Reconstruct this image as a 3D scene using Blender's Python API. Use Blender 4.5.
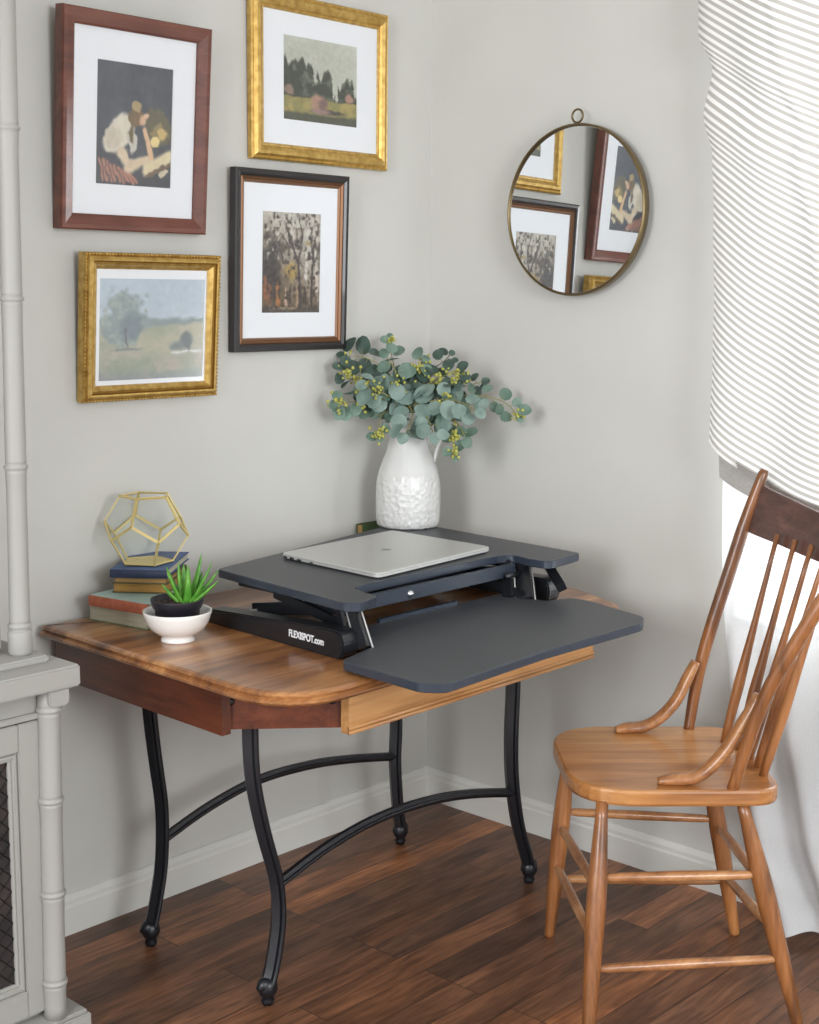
import bpy, bmesh, math, random
import numpy as np
from mathutils import Vector, Matrix, Quaternion

random.seed(7)
rng = np.random.RandomState(5)
S = bpy.context.scene
C = S.collection
PI = math.pi
for o in list(bpy.data.objects): bpy.data.objects.remove(o)

# ------------------------------------------------------------------ camera
CAM = np.array([-3.0488, -2.7427, 1.5079]); YAW, PITCH, ROLL, FPX = 0.7461, -0.1533, 0.0055, 1408.2
def cam_axes():
    d = np.array([math.cos(PITCH)*math.cos(YAW), math.cos(PITCH)*math.sin(YAW), math.sin(PITCH)])
    r = np.array([math.sin(YAW), -math.cos(YAW), 0.]); u = np.cross(r, d)
    c, s = math.cos(ROLL), math.sin(ROLL)
    return c*r+s*u, -s*r+c*u, d
RX, UX, DX = cam_axes()
cam = bpy.data.objects.new('camera', bpy.data.cameras.new('camera')); C.objects.link(cam)
cam.matrix_world = Matrix(((RX[0], UX[0], -DX[0], CAM[0]), (RX[1], UX[1], -DX[1], CAM[1]), (RX[2], UX[2], -DX[2], CAM[2]), (0, 0, 0, 1)))
cam.data.sensor_fit = 'VERTICAL'; cam.data.sensor_height = 36; cam.data.sensor_width = 36*819/1024
cam.data.lens = FPX*36/1024
cam.data.clip_start = .05
S.camera = cam
def at(px, py, ax, val):
    """the point of a world plane (axis ax = val) seen at a photo pixel: how the photo was measured"""
    d = RX*((px-409.5)/FPX) + UX*(-(py-512)/FPX) + DX
    t = (val-CAM[ax])/d[ax]
    return Vector(CAM+t*d)
def atd(px, py, depth):
    d = RX*((px-409.5)/FPX) + UX*(-(py-512)/FPX) + DX
    return Vector(CAM+depth*d)

# ------------------------------------------------------------------ world, lights, exposure
w = bpy.data.worlds.new('world'); S.world = w; w.use_nodes = True
w.node_tree.nodes['Background'].inputs[0].default_value = (.93, .97, 1, 1)
w.node_tree.nodes['Background'].inputs[1].default_value = WORLD = 1.12
def area(name, loc, target, sx, sy, power, col):
    l = bpy.data.lights.new(name, 'AREA'); l.shape = 'RECTANGLE'; l.size = sx; l.size_y = sy; l.energy = power; l.color = col
    o = bpy.data.objects.new(name, l); C.objects.link(o); o.location = loc
    o.rotation_euler = (Vector(target)-Vector(loc)).to_track_quat('-Z', 'Y').to_euler()
    return o
# daylight through the curtained window of the right wall
area('window_daylight', (.35, -1.68, 1.5), (-3, -1.68, 1.2), 1.25, 1.5, 75, (.93, .97, 1))
# daylight of the room's second window, in the wall to the left of the photographer
area('side_daylight', (-5.2, -1.9, 1.9), (-.3, -.5, 1.1), 1.2, 1.4, 95, (.97, .98, 1))
# unseen fill lamp added behind the camera to brighten the left wall
area('rear_fill', (-2.3, -5.3, 1.9), (-1.2, 0, 1.3), 1.5, 1.4, 95, (.95, .98, 1))
S.view_settings.view_transform = 'Standard'; S.view_settings.look = 'None'
S.view_settings.exposure = 0.0; S.view_settings.gamma = 1.0; S.view_settings.use_curve_mapping = False

# ------------------------------------------------------------------ helpers
def lin(c):
    return tuple((x/255/12.92 if x/255 <= .04045 else ((x/255+.055)/1.055)**2.4) for x in c)
def mat(name, col, rough=.5, metal=0, spec=.5, coat=0, bump=None, sheen=0):
    m = bpy.data.materials.new(name); m.use_nodes = True
    b = m.node_tree.nodes['Principled BSDF']
    b.inputs['Base Color'].default_value = (*lin(col), 1); b.inputs['Roughness'].default_value = rough
    b.inputs['Metallic'].default_value = metal; b.inputs['Specular IOR Level'].default_value = spec
    b.inputs['Coat Weight'].default_value = coat
    if sheen: b.inputs['Sheen Weight'].default_value = sheen
    if bump:
        sc, st = bump; nt = m.node_tree; N = nt.nodes; L = nt.links
        tc = N.new('ShaderNodeTexCoord'); n = N.new('ShaderNodeTexNoise'); n.inputs['Scale'].default_value = sc; n.inputs['Detail'].default_value = 4
        bp = N.new('ShaderNodeBump'); bp.inputs['Strength'].default_value = st; bp.inputs['Distance'].default_value = .002
        L.new(tc.outputs['Object'], n.inputs['Vector']); L.new(n.outputs['Fac'], bp.inputs['Height']); L.new(bp.outputs[0], b.inputs['Normal'])
    return m
def mottle(name, c1, c2, scale, rough=.5, metal=0, detail=4, stretch=(1, 1, 1), spec=.5, bump=0, rot=(0, 0, 0), sharp=(.35, .65), coat=0):
    m = mat(name, c1, rough, metal, spec, coat); nt = m.node_tree; N = nt.nodes; L = nt.links; b = N['Principled BSDF']
    tc = N.new('ShaderNodeTexCoord'); mp = N.new('ShaderNodeMapping'); mp.inputs['Scale'].default_value = stretch; mp.inputs['Rotation'].default_value = rot
    n = N.new('ShaderNodeTexNoise'); n.inputs['Scale'].default_value = scale; n.inputs['Detail'].default_value = detail
    r = N.new('ShaderNodeValToRGB'); e = r.color_ramp.elements
    e[0].position, e[1].position = sharp; e[0].color = (*lin(c1), 1); e[1].color = (*lin(c2), 1)
    L.new(tc.outputs['Object'], mp.inputs[0]); L.new(mp.outputs[0], n.inputs['Vector']); L.new(n.outputs['Fac'], r.inputs[0]); L.new(r.outputs[0], b.inputs['Base Color'])
    if bump:
        bp = N.new('ShaderNodeBump'); bp.inputs['Strength'].default_value = bump; bp.inputs['Distance'].default_value = .002
        L.new(n.outputs['Fac'], bp.inputs['Height']); L.new(bp.outputs[0], b.inputs['Normal'])
    return m
def wood(name, dark, mid, light, axis=0, rough=.35, scale=1.0, coat=.3, figure=.5, rot=(0, 0, 0)):
    """grain streaks running along one object axis, with broad figure and fine pores"""
    m = mat(name, mid, rough, 0, .5, coat); nt = m.node_tree; N = nt.nodes; L = nt.links; b = N['Principled BSDF']
    b.inputs['Coat Roughness'].default_value = .2
    tc = N.new('ShaderNodeTexCoord'); rm = N.new('ShaderNodeMapping'); rm.inputs['Rotation'].default_value = rot
    L.new(tc.outputs['Object'], rm.inputs[0])
    def nz(long, cross, sc, det, dist=0):
        mp = N.new('ShaderNodeMapping'); v = [cross]*3; v[axis] = long; mp.inputs['Scale'].default_value = v
        n = N.new('ShaderNodeTexNoise'); n.inputs['Scale'].default_value = sc*scale; n.inputs['Detail'].default_value = det; n.inputs['Distortion'].default_value = dist
        L.new(rm.outputs[0], mp.inputs[0]); L.new(mp.outputs[0], n.inputs['Vector']); return n
    a = nz(.12, 1, 30, 5, .6); c = nz(.3, 1, 7, 3, 1.2); f = nz(.04, 1, 190, 2)
    mx = N.new('ShaderNodeMix'); mx.data_type = 'FLOAT'; mx.inputs[0].default_value = figure
    L.new(a.outputs['Fac'], mx.inputs[2]); L.new(c.outputs['Fac'], mx.inputs[3])
    mx2 = N.new('ShaderNodeMix'); mx2.data_type = 'FLOAT'; mx2.inputs[0].default_value = .18
    L.new(mx.outputs[0], mx2.inputs[2]); L.new(f.outputs['Fac'], mx2.inputs[3])
    r = N.new('ShaderNodeValToRGB'); e = r.color_ramp.elements
    e[0].position = .38; e[0].color = (*lin(dark), 1); e[1].position = .63; e[1].color = (*lin(light), 1)
    k = e.new(.5); k.color = (*lin(mid), 1)
    L.new(mx2.outputs[0], r.inputs[0]); L.new(r.outputs[0], b.inputs['Base Color'])
    bp = N.new('ShaderNodeBump'); bp.inputs['Strength'].default_value = .15; bp.inputs['Distance'].default_value = .001
    L.new(f.outputs['Fac'], bp.inputs['Height']); L.new(bp.outputs[0], b.inputs['Normal'])
    return m

def wloc(o):
    v = Vector((0, 0, 0))
    while o is not None: v = v+o.location; o = o.parent
    return v
class MB:
    """collects shapes given in WORLD coordinates; build() links them as one mesh under its parent"""
    def __init__(s): s.v = []; s.f = []; s.sm = []
    def add(s, vs, fs, smooth=False):
        n = len(s.v); s.v += [tuple(v) for v in vs]
        s.f += [tuple(i+n for i in f) for f in fs]; s.sm += [smooth]*len(fs); return s
    def box(s, x0, x1, y0, y1, z0, z1, M=None):
        vs = [Vector((x, y, z)) for x in (x0, x1) for y in (y0, y1) for z in (z0, z1)]
        if M is not None: vs = [M @ v for v in vs]
        return s.add(vs, [(0, 1, 3, 2), (4, 6, 7, 5), (0, 4, 5, 1), (2, 3, 7, 6), (0, 2, 6, 4), (1, 5, 7, 3)])
    def bar(s, a, b, wd, th, up=(0, 0, 1)):
        a, b = Vector(a), Vector(b); d = (b-a); L = d.length; d.normalize()
        u = Vector(up); sd = d.cross(u).normalized(); u = sd.cross(d)
        M = Matrix(((d.x, sd.x, u.x, a.x), (d.y, sd.y, u.y, a.y), (d.z, sd.z, u.z, a.z), (0, 0, 0, 1)))
        return s.box(0, L, -wd/2, wd/2, -th/2, th/2, M)
    def prism(s, poly, z0, z1, bev=0, taper=None):
        """plan outline extruded in z; bev chamfers the rims"""
        n = len(poly); P = [Vector((p[0], p[1])) for p in poly]
        ar = sum(P[i].x*P[(i+1) % n].y-P[(i+1) % n].x*P[i].y for i in range(n))
        if ar < 0: P.reverse()
        def inset(d):
            out = []
            for i in range(n):
                a, b, c = P[i-1], P[i], P[(i+1) % n]
                e1 = (b-a).normalized(); e2 = (c-b).normalized()
                n1 = Vector((-e1.y, e1.x)); n2 = Vector((-e2.y, e2.x)); m = (n1+n2)
                if m.length < 1e-6: m = n1.copy()
                m.normalize(); out.append(b+m*d/max(.4, m.dot(n1)))
            return out
        prof = taper or ([(bev, z0), (0, z0+bev), (0, z1-bev), (bev, z1)] if bev else [(0, z0), (0, z1)])
        vs = []; fs = []
        for d, z in prof: vs += [(q.x, q.y, z) for q in (inset(d) if d else P)]
        K = len(prof)
        for k in range(K-1):
            for i in range(n): j = (i+1) % n; fs.append((k*n+i, k*n+j, (k+1)*n+j, (k+1)*n+i))
        fs.append(tuple(reversed(range(n)))); fs.append(tuple((K-1)*n+i for i in range(n)))
        return s.add(vs, fs)
    def tube(s, pts, rad, n=12, flat=None, up=(0, 0, 1), caps=True, smooth=True):
        """swept round (or elliptic: flat=(side,up) factors) section along pts"""
        P = [Vector(p) for p in pts]; K = len(P)
        R = rad if isinstance(rad, (list, tuple)) else [rad]*K
        fa, fb = flat or (1, 1); vs = []; fs = []; u = Vector(up)
        for k in range(K):
            t = (P[min(k+1, K-1)]-P[max(k-1, 0)]).normalized()
            sd = t.cross(u)
            if sd.length < 1e-4: sd = t.cross(Vector((1, 0, 0)))
            sd.normalize(); uu = sd.cross(t).normalized()
            for i in range(n):
                a = 2*PI*i/n; vs.append(P[k]+sd*math.cos(a)*R[k]*fa+uu*math.sin(a)*R[k]*fb)
        for k in range(K-1):
            for i in range(n): j = (i+1) % n; fs.append((k*n+i, k*n+j, (k+1)*n+j, (k+1)*n+i))
        if caps: fs.append(tuple(reversed(range(n)))); fs.append(tuple((K-1)*n+i for i in range(n)))
        return s.add(vs, fs, smooth)
    def turned(s, a, b, prof, n=16, up=(0, 0, 1)):
        """lathe-turned member from a to b; prof = (fraction, radius)"""
        a, b = Vector(a), Vector(b)
        return s.tube([a+(b-a)*t for t, r in prof], [r for t, r in prof], n, up=up if abs((b-a).normalized().dot(Vector(up))) < .95 else (1, 0, 0))
    def lathe(s, c, prof, n=32, mod=None, close=False):
        c = Vector(c); vs = []; fs = []; K = len(prof)
        for r, z in prof:
            for i in range(n):
                a = 2*PI*i/n; rr = r*(mod(a, z) if mod else 1); vs.append(c+Vector((rr*math.cos(a), rr*math.sin(a), z)))
        for k in range(K-1):
            for i in range(n): j = (i+1) % n; fs.append((k*n+i, k*n+j, (k+1)*n+j, (k+1)*n+i))
        if close:
            fs.append(tuple(reversed(range(n)))); fs.append(tuple((K-1)*n+i for i in range(n)))
        return s.add(vs, fs, True)
    def ball(s, c, r, n=8, m=6, sc=(1, 1, 1)):
        c = Vector(c); vs = [c+Vector((0, 0, r*sc[2]))]; fs = []
        for k in range(1, m):
            for i in range(n):
                a = 2*PI*i/n; p = PI*k/m; vs.append(c+Vector((r*sc[0]*math.sin(p)*math.cos(a), r*sc[1]*math.sin(p)*math.sin(a), r*sc[2]*math.cos(p))))
        vs.append(c-Vector((0, 0, r*sc[2])))
        for i in range(n):
            j = (i+1) % n; fs.append((0, 1+i, 1+j))
            for k in range(m-2): fs.append((1+k*n+i, 1+(k+1)*n+i, 1+(k+1)*n+j, 1+k*n+j))
            fs.append((len(vs)-1, 1+(m-2)*n+j, 1+(m-2)*n+i))
        return s.add(vs, fs, True)
    def build(s, name, m, parent=None, bevel=0, label=None, local=False):
        me = bpy.data.meshes.new(name); off = Vector((0, 0, 0)) if local else wloc(parent)
        me.from_pydata([(v[0]-off.x, v[1]-off.y, v[2]-off.z) for v in s.v], [], s.f)
        me.polygons.foreach_set('use_smooth', s.sm); me.validate(); me.update()
        bm = bmesh.new(); bm.from_mesh(me); bmesh.ops.recalc_face_normals(bm, faces=bm.faces)
        if bevel:
            es = [e for e in bm.edges if len(e.link_faces) == 2 and e.calc_face_angle(0) > .6]
            bmesh.ops.bevel(bm, geom=es, offset=bevel, segments=2, affect='EDGES', clamp_overlap=True)
        bm.to_mesh(me); bm.free()
        if m: me.materials.append(m)
        o = bpy.data.objects.new(name, me); C.objects.link(o); o.parent = parent
        if label: o['label'] = label
        return o
def thing(name, label, cat, loc, group=None, rot=(0, 0, 0)):
    o = bpy.data.objects.new(name, None); C.objects.link(o); o.location = loc; o.rotation_euler = rot
    o.empty_display_size = .05; o['label'] = label; o['category'] = cat
    if group: o['group'] = group
    return o
def tag(o, label, cat, group=None):
    o['label'] = label; o['category'] = cat
    if group: o['group'] = group
    return o
def struct(o): o['kind'] = 'structure'; return o
def smooth(pts, n=6):
    """Catmull-Rom through the given points"""
    P = [Vector(p) for p in pts]; out = []
    for i in range(len(P)-1):
        a, b, c, d = P[max(i-1, 0)], P[i], P[i+1], P[min(i+2, len(P)-1)]
        for k in range(n):
            t = k/n; out.append(.5*((2*b)+(c-a)*t+(2*a-5*b+4*c-d)*t*t+(3*b-a-3*c+d)*t**3))
    out.append(P[-1]); return out
def rounded(poly, radii, n=6):
    """plan polygon with rounded corners"""
    out = []; N_ = len(poly)
    for i, p in enumerate(poly):
        r = radii[i] if isinstance(radii, (list, tuple)) else radii
        p = Vector(p[:2]); a = Vector(poly[i-1][:2]); b = Vector(poly[(i+1) % N_][:2])
        if r <= 0: out.append((p.x, p.y)); continue
        u = (a-p).normalized(); v = (b-p).normalized(); ang = u.angle(v); t = min(r/math.tan(ang/2), (a-p).length*.49, (b-p).length*.49)
        A = p+u*t; B = p+v*t
        for k in range(n+1):
            s_ = k/n; q = A*(1-s_)**2+p*2*s_*(1-s_)+B*s_*s_; out.append((q.x, q.y))
    return out

# ------------------------------------------------------------------ materials
M_wall = mottle('wall_paint', (204, 203, 198), (208, 207, 202), 3, rough=.85, spec=.2, bump=.02)
M_trim = mat('trim_paint', (222, 221, 215), .45)
M_ceil = mat('ceiling_paint', (235, 234, 230), .9)

def floor_material():
    m = mat('floor_planks', (120, 75, 50), .40); nt = m.node_tree; N = nt.nodes; L = nt.links; b = N['Principled BSDF']
    tc = N.new('ShaderNodeTexCoord')
    br = N.new('ShaderNodeTexBrick'); br.offset = .37; br.offset_frequency = 3
    br.inputs['Scale'].default_value = 1; br.inputs['Brick Width'].default_value = .83; br.inputs['Row Height'].default_value = .083
    br.inputs['Mortar Size'].default_value = .0011; br.inputs['Mortar Smooth'].default_value = .3
    br.inputs['Color1'].default_value = (0, 0, 0, 1); br.inputs['Color2'].default_value = (1, 1, 1, 1); br.inputs['Mortar'].default_value = (.5, .5, .5, 1)
    L.new(tc.outputs['Object'], br.inputs['Vector'])
    ramp = N.new('ShaderNodeValToRGB'); e = ramp.color_ramp.elements
    e[0].position = 0; e[0].color = (*lin((92, 66, 52)), 1); e[1].position = 1; e[1].color = (*lin((164, 108, 68)), 1)
    for p, c in ((.25, (106, 74, 54)), (.5, (124, 84, 58)), (.75, (112, 82, 64))): k = e.new(p); k.color = (*lin(c), 1)
    L.new(br.outputs['Color'], ramp.inputs[0])
    # per-plank shift of the grain
    sc = N.new('ShaderNodeVectorMath'); sc.operation = 'MULTIPLY_ADD'; sc.inputs[1].default_value = (17, 5, 3)
    L.new(br.outputs['Color'], sc.inputs[0]); L.new(tc.outputs['Object'], sc.inputs[2])
    mp = N.new('ShaderNodeMapping'); mp.inputs['Scale'].default_value = (.1, 1, 1); L.new(sc.outputs[0], mp.inputs[0])
    n = N.new('ShaderNodeTexNoise'); n.inputs['Scale'].default_value = 55; n.inputs['Detail'].default_value = 6; n.inputs['Distortion'].default_value = 1.2; L.new(mp.outputs[0], n.inputs['Vector'])
    mp2 = N.new('ShaderNodeMapping'); mp2.inputs['Scale'].default_value = (.35, 1, 1); L.new(sc.outputs[0], mp2.inputs[0])
    n2 = N.new('ShaderNodeTexNoise'); n2.inputs['Scale'].default_value = 9; n2.inputs['Detail'].default_value = 3; L.new(mp2.outputs[0], n2.inputs['Vector'])
    r2 = N.new('ShaderNodeValToRGB'); q = r2.color_ramp.elements; q[0].position = .3; q[0].color = (.52, .48, .46, 1); q[1].position = .7; q[1].color = (1.35, 1.35, 1.35, 1)
    L.new(n.outputs['Fac'], r2.inputs[0])
    r3 = N.new('ShaderNodeValToRGB'); q = r3.color_ramp.elements; q[0].position = .35; q[0].color = (.6, .58, .56, 1); q[1].position = .65; q[1].color = (1.3, 1.25, 1.2, 1)
    L.new(n2.outputs['Fac'], r3.inputs[0])
    m1 = N.new('ShaderNodeMix'); m1.data_type = 'RGBA'; m1.blend_type = 'MULTIPLY'; m1.inputs[0].default_value = 1
    L.new(ramp.outputs[0], m1.inputs[6]); L.new(r2.outputs[0], m1.inputs[7])
    m2 = N.new('ShaderNodeMix'); m2.data_type = 'RGBA'; m2.blend_type = 'MULTIPLY'; m2.inputs[0].default_value = 1
    L.new(m1.outputs[2], m2.inputs[6]); L.new(r3.outputs[0], m2.inputs[7])
    m3 = N.new('ShaderNodeMix'); m3.data_type = 'RGBA'; L.new(br.outputs['Fac'], m3.inputs[0]); L.new(m2.outputs[2], m3.inputs[6]); m3.inputs[7].default_value = (*lin((38, 24, 18)), 1)
    L.new(m3.outputs[2], b.inputs['Base Color'])
    bp = N.new('ShaderNodeBump'); bp.inputs['Strength'].default_value = .25; bp.inputs['Distance'].default_value = .001; bp.invert = True
    ad = N.new('ShaderNodeMath'); ad.operation = 'ADD'; L.new(br.outputs['Fac'], ad.inputs[0]); L.new(n.outputs['Fac'], ad.inputs[1])
    L.new(ad.outputs[0], bp.inputs['Height']); L.new(bp.outputs[0], b.inputs['Normal'])
    return m
M_floor = floor_material()
M_top = wood('tabletop_oak', (98, 58, 34), (152, 100, 58), (200, 146, 92), 0, rough=.3, scale=.8, coat=.5)
M_apron_red = wood('mahogany_apron', (72, 34, 20), (98, 48, 28), (122, 64, 38), 0, rough=.35, coat=.3)
M_apron_side = wood('mahogany_side', (66, 32, 20), (92, 46, 28), (116, 62, 38), 1, rough=.35, coat=.3)
M_apron_gold = wood('golden_oak', (150, 102, 58), (194, 142, 88), (214, 164, 108), 0, rough=.35, scale=.7, coat=.3)
M_iron = mat('black_iron', (22, 24, 30), .38, 0, .6, bump=(60, .25))
M_lam = mottle('black_laminate', (60, 62, 67), (70, 72, 77), 260, rough=.42, spec=.5, bump=.15)
M_blk = mat('black_steel', (24, 26, 31), .35, 0, .6)
M_edge = mat('edge_blue_sheen', (50, 58, 70), .25, 0, .6)  # black edges tinted blue: their reflected light is put into the colour
M_alu = mottle('aluminium', (200, 200, 197), (206, 206, 203), 300, rough=.4, metal=.3)
M_alu_dark = mat('port_dark', (40, 42, 46), .4)
M_logo_grey = mat('grey_emblem', (140, 141, 142), .25, .8)
M_chrome = mat('chrome', (225, 228, 232), .15, 1)
M_white_ink = mat('white_lettering', (232, 234, 236), .6)
M_ceramic = mat('white_ceramic', (236, 234, 230), .25, 0, .5, .4)
M_gold = mottle('gilt', (176, 138, 66), (216, 182, 108), 60, rough=.36, metal=.6, bump=.1, sharp=(.3, .7))
M_gold_dark = mat('gilt_shade', (140, 104, 42), .45, .7)
M_brass = mat('brass', (236, 214, 146), .35, .4)
M_antique = mat('antique_brass', (120, 104, 74), .35, .85)
M_walnut = wood('red_walnut_frame', (84, 44, 34), (110, 60, 46), (128, 76, 58), 0, rough=.35, coat=.3)
M_black_frame = mat('black_frame', (34, 30, 32), .35, coat=.3)
M_copper = mat('copper_lip', (128, 92, 66), .35, .55)
M_mat = mat('mat_board', (244, 247, 252), .9)
M_mirror = mat('mirror_silver', (238, 240, 240), .01, 1)
M_hutch = mat('grey_green_paint', (160, 158, 153), .5, bump=(90, .1))
M_chair = wood('chair_maple', (132, 84, 50), (172, 118, 74), (200, 148, 98), 0, rough=.3, scale=.7, coat=.5)
M_chair_v = wood('chair_turned', (104, 64, 36), (148, 94, 52), (182, 122, 72), 2, rough=.3, scale=.7, coat=.5)
M_rail = wood('chair_rail_dark', (72, 46, 40), (98, 66, 58), (122, 86, 74), 1, rough=.35, scale=.9, coat=.4)
def glass_material(name, tint=(1, 1, 1), f0=.045, rough=.02):
    m = bpy.data.materials.new(name); m.use_nodes = True; nt = m.node_tree; N = nt.nodes; L = nt.links; N.clear()
    o = N.new('ShaderNodeOutputMaterial'); t = N.new('ShaderNodeBsdfTransparent'); t.inputs[0].default_value = (*tint, 1)
    g = N.new('ShaderNodeBsdfGlossy'); g.inputs['Roughness'].default_value = rough; f = N.new('ShaderNodeLayerWeight'); f.inputs[0].default_value = .5
    p = N.new('ShaderNodeMath'); p.operation = 'POWER'; p.inputs[1].default_value = 5; L.new(f.outputs['Facing'], p.inputs[0])
    q = N.new('ShaderNodeMath'); q.operation = 'MULTIPLY_ADD'; q.inputs[1].default_value = .95; q.inputs[2].default_value = f0; L.new(p.outputs[0], q.inputs[0])
    x = N.new('ShaderNodeMixShader'); L.new(q.outputs[0], x.inputs[0]); L.new(t.outputs[0], x.inputs[1]); L.new(g.outputs[0], x.inputs[2]); L.new(x.outputs[0], o.inputs[0])
    return m
M_glass = glass_material('clear_glass', (.97, .985, .98))
M_picglass = glass_material('picture_glass', (.98, .98, .98), .085, .16)

# ------------------------------------------------------------------ the room
WY0, WY1, WZ0, WZ1 = -2.35, -1.02, .72, 2.32      # window opening in the right wall
X0, Y0, H = -4.6, -4.6, 2.6
struct(MB().box(X0, .15, Y0, .15, -.05, 0).build('floor', M_floor))
struct(MB().box(X0, .15, 0, .15, 0, H).build('wall_left', M_wall))
b = MB()
b.box(0, .15, WY1, 0, 0, H).box(0, .15, Y0, WY0, 0, H).box(0, .15, WY0, WY1, 0, WZ0).box(0, .15, WY0, WY1, WZ1, H)
struct(b.build('wall_right', M_wall))
struct(MB().box(X0, .15, Y0, .15, H, H+.05).build('ceiling', M_ceil))
HB = .0954
def baseboard(name, horizontal):
    prof = [(0, 0), (.016, 0), (.016, HB-.028), (.013, HB-.022), (.013, HB-.012), (.007, HB-.003), (.004, HB), (0, HB)]
    vs = []
    L0 = X0 if horizontal else Y0
    for e in (L0, 0):
        for d, z in prof:
            vs.append((e-(d if e == 0 else 0)*1.0, -d, z) if horizontal else (-d, e-(d if e == 0 else 0), z))
    n = len(prof); fs = [(i, (i+1) % n, n+(i+1) % n, n+i) for i in range(n)]+[tuple(range(n)), tuple(n+i for i in reversed(range(n)))]
    m = MB(); m.add(vs, fs); return struct(m.build(name, M_trim))
baseboard('baseboard_left', True); baseboard('baseboard_right', False)
# window: frame in the opening, one mullion grid, panes
b = MB()
for (a, c, d, e) in ((WY0, WY1, WZ0, WZ0+.05), (WY0, WY1, WZ1-.05, WZ1), (WY0, WY0+.05, WZ0, WZ1), (WY1-.05, WY1, WZ0, WZ1), (WY0, WY1, 1.44, 1.49)):
    b.box(.06, .11, a, c, d, e)
win = struct(b.build('window_1', M_trim, bevel=.004))
gl = MB(); gl.add([(.086, WY0+.05, WZ0+.05), (.086, WY1-.05, WZ0+.05), (.086, WY1-.05, WZ1-.05), (.086, WY0+.05, WZ1-.05)], [(0, 1, 2, 3)]); gl.build('pane', M_glass, win)
MB().box(.0, .15, WY0, WY1, WZ0-.02, WZ0+.004).build('window_sill', M_trim, win)

# ------------------------------------------------------------------ the desk
ZT = .765
desk = thing('desk', 'antique oak desk with rounded corner and black cast iron legs', 'desk', (-.74, -.41, 0))
outline = rounded([(-1.338, -.022), (-1.366, -.886), (-.235, -.862), (-.15, -.66), (-.13, -.022)], [.01, .17, .09, .12, .03], 10)
MB().prism(outline, 0, 0, taper=[(.014, ZT-.027), (.005, ZT-.026), (0, ZT-.021), (0, ZT-.017), (.0055, ZT-.014), (.0085, ZT-.012), (.005, ZT-.009), (.004, ZT-.006), (.008, ZT-.002), (.015, ZT)]).build('tabletop', M_top, desk)
AZ0, AZ1 = .64, ZT-.0265
MB().bar((-1.142, -.808, (AZ0+AZ1)/2), (-.305, -.804, (AZ0+AZ1)/2), .022, AZ1-AZ0).build('apron', M_apron_gold, desk, label='golden oak front apron board with a beaded lower edge')
b = MB()
for z, r in ((AZ0+.012, .0045), (AZ0+.003, .0045)): b.tube([(-1.142, -.8195, z), (-.305, -.8155, z)], r, 8)
b.build('bead', M_apron_gold, bpy.data.objects['apron'])
MB().bar((-1.294, -.04, (AZ0+AZ1)/2), (-1.312, -.645, (AZ0+AZ1)/2), .022, AZ1-AZ0).build('apron', M_apron_side, desk, label='dark red side apron board')
MB().bar((-.30, -.79, (AZ0+AZ1)/2), (-.27, -.04, (AZ0+AZ1)/2), .022, AZ1-AZ0).build('apron', M_apron_side, desk)
MB().bar((-1.27, -.045, (AZ0+AZ1)/2), (-.27, -.045, (AZ0+AZ1)/2), .022, AZ1-AZ0).build('apron', M_apron_red, desk)
cb0, cb1 = Vector((-1.306, -.612, (AZ0+AZ1)/2+.003)), Vector((-1.12, -.785, (AZ0+AZ1)/2+.003))
MB().bar(cb0, cb1, .022, AZ1-AZ0-.006).build('corner_board', M_apron_red, desk, label='recessed board across the rounded corner')
dn = Vector((-(cb1-cb0).y, (cb1-cb0).x, 0)).normalized()
if dn.y > 0: dn = -dn
for t in (.10, .90):
    c = cb0+(cb1-cb0)*t+Vector((0, 0, .012))
    MB().tube([c+dn*.008, c+dn*.016, c+dn*.019], [.0085, .0085, .004], 12).build('screw', M_iron, desk)
# cast iron legs: an S in the plane of the long side
def iron_leg(xs, y, toe):
    pts = smooth([(x, y, z) for x, z in xs], 5); m = MB()
    n = len(pts)
    m.tube(pts, [.0205-.003*(i/(n-1)) for i in range(n)], 6, flat=(1.0, .85), up=(0, 1, 0), smooth=False)
    for s_ in (1, -1):   # raised rib down the front and the back
        m.tube([p+Vector((0, s_*.016, 0)) for p in pts], .006, 6, up=(0, 1, 0))
    o = m.build('leg', M_iron, desk)
    e = pts[-1]; f = MB()
    f.lathe((e.x, e.y, 0), [(.004, 0), (.012, .002), (.015, .012), (.011, .02), (.017, .024), (.0225, .036), (.021, .05), (.015, .06)], 16, close=True)
    f.tube([(e.x, y, .05), (e.x+toe*.015, y, .047), (e.x+toe*.027, y, .042)], [.018, .015, .006], 10, up=(0, 1, 0))
    f.build('foot', M_iron, o)
SL = [(-1.214, AZ1), (-1.216, .62), (-1.21, .511), (-1.184, .395), (-1.148, .272), (-1.143, .181), (-1.16, .09), (-1.176, .045)]
SR = [(-.375, AZ1), (-.368, .62), (-.368, .532), (-.372, .404), (-.365, .297), (-.342, .185), (-.306, .09), (-.288, .045)]
iron_leg(SL, -.605, -1); iron_leg(SR, -.62, 1)
iron_leg([(-1.172, AZ1), (-1.171, .62), (-1.165, .53), (-1.153, .43), (-1.140, .321), (-1.144, .2), (-1.162, .108), (-1.180, .045)], -.2, -1)
iron_leg([(-.356, AZ1), (-.353, .6), (-.350, .48), (-.347, .343), (-.351, .248), (-.342, .131), (-.328, .045)], -.2, 1)
for pts in ([(-1.146, -.605, .262), (-.994, -.607, .305), (-.835, -.61, .327), (-.664, -.612, .322), (-.517, -.615, .300), (-.356, -.62, .262)],
            [(-1.136, -.2, .25), (-.998, -.2, .292), (-.839, -.2, .318), (-.669, -.2, .313), (-.524, -.2, .293), (-.35, -.2, .258)]):
    m = MB(); P = smooth(pts, 6); m.tube(P, .0125, 6, flat=(.8, 1), smooth=False); m.tube([p+Vector((0, -.011, 0)) for p in P], .004, 6)
    m.tube([p+Vector((0, .011, 0)) for p in P], .004, 6); m.build('stretcher', M_iron, desk)

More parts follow.
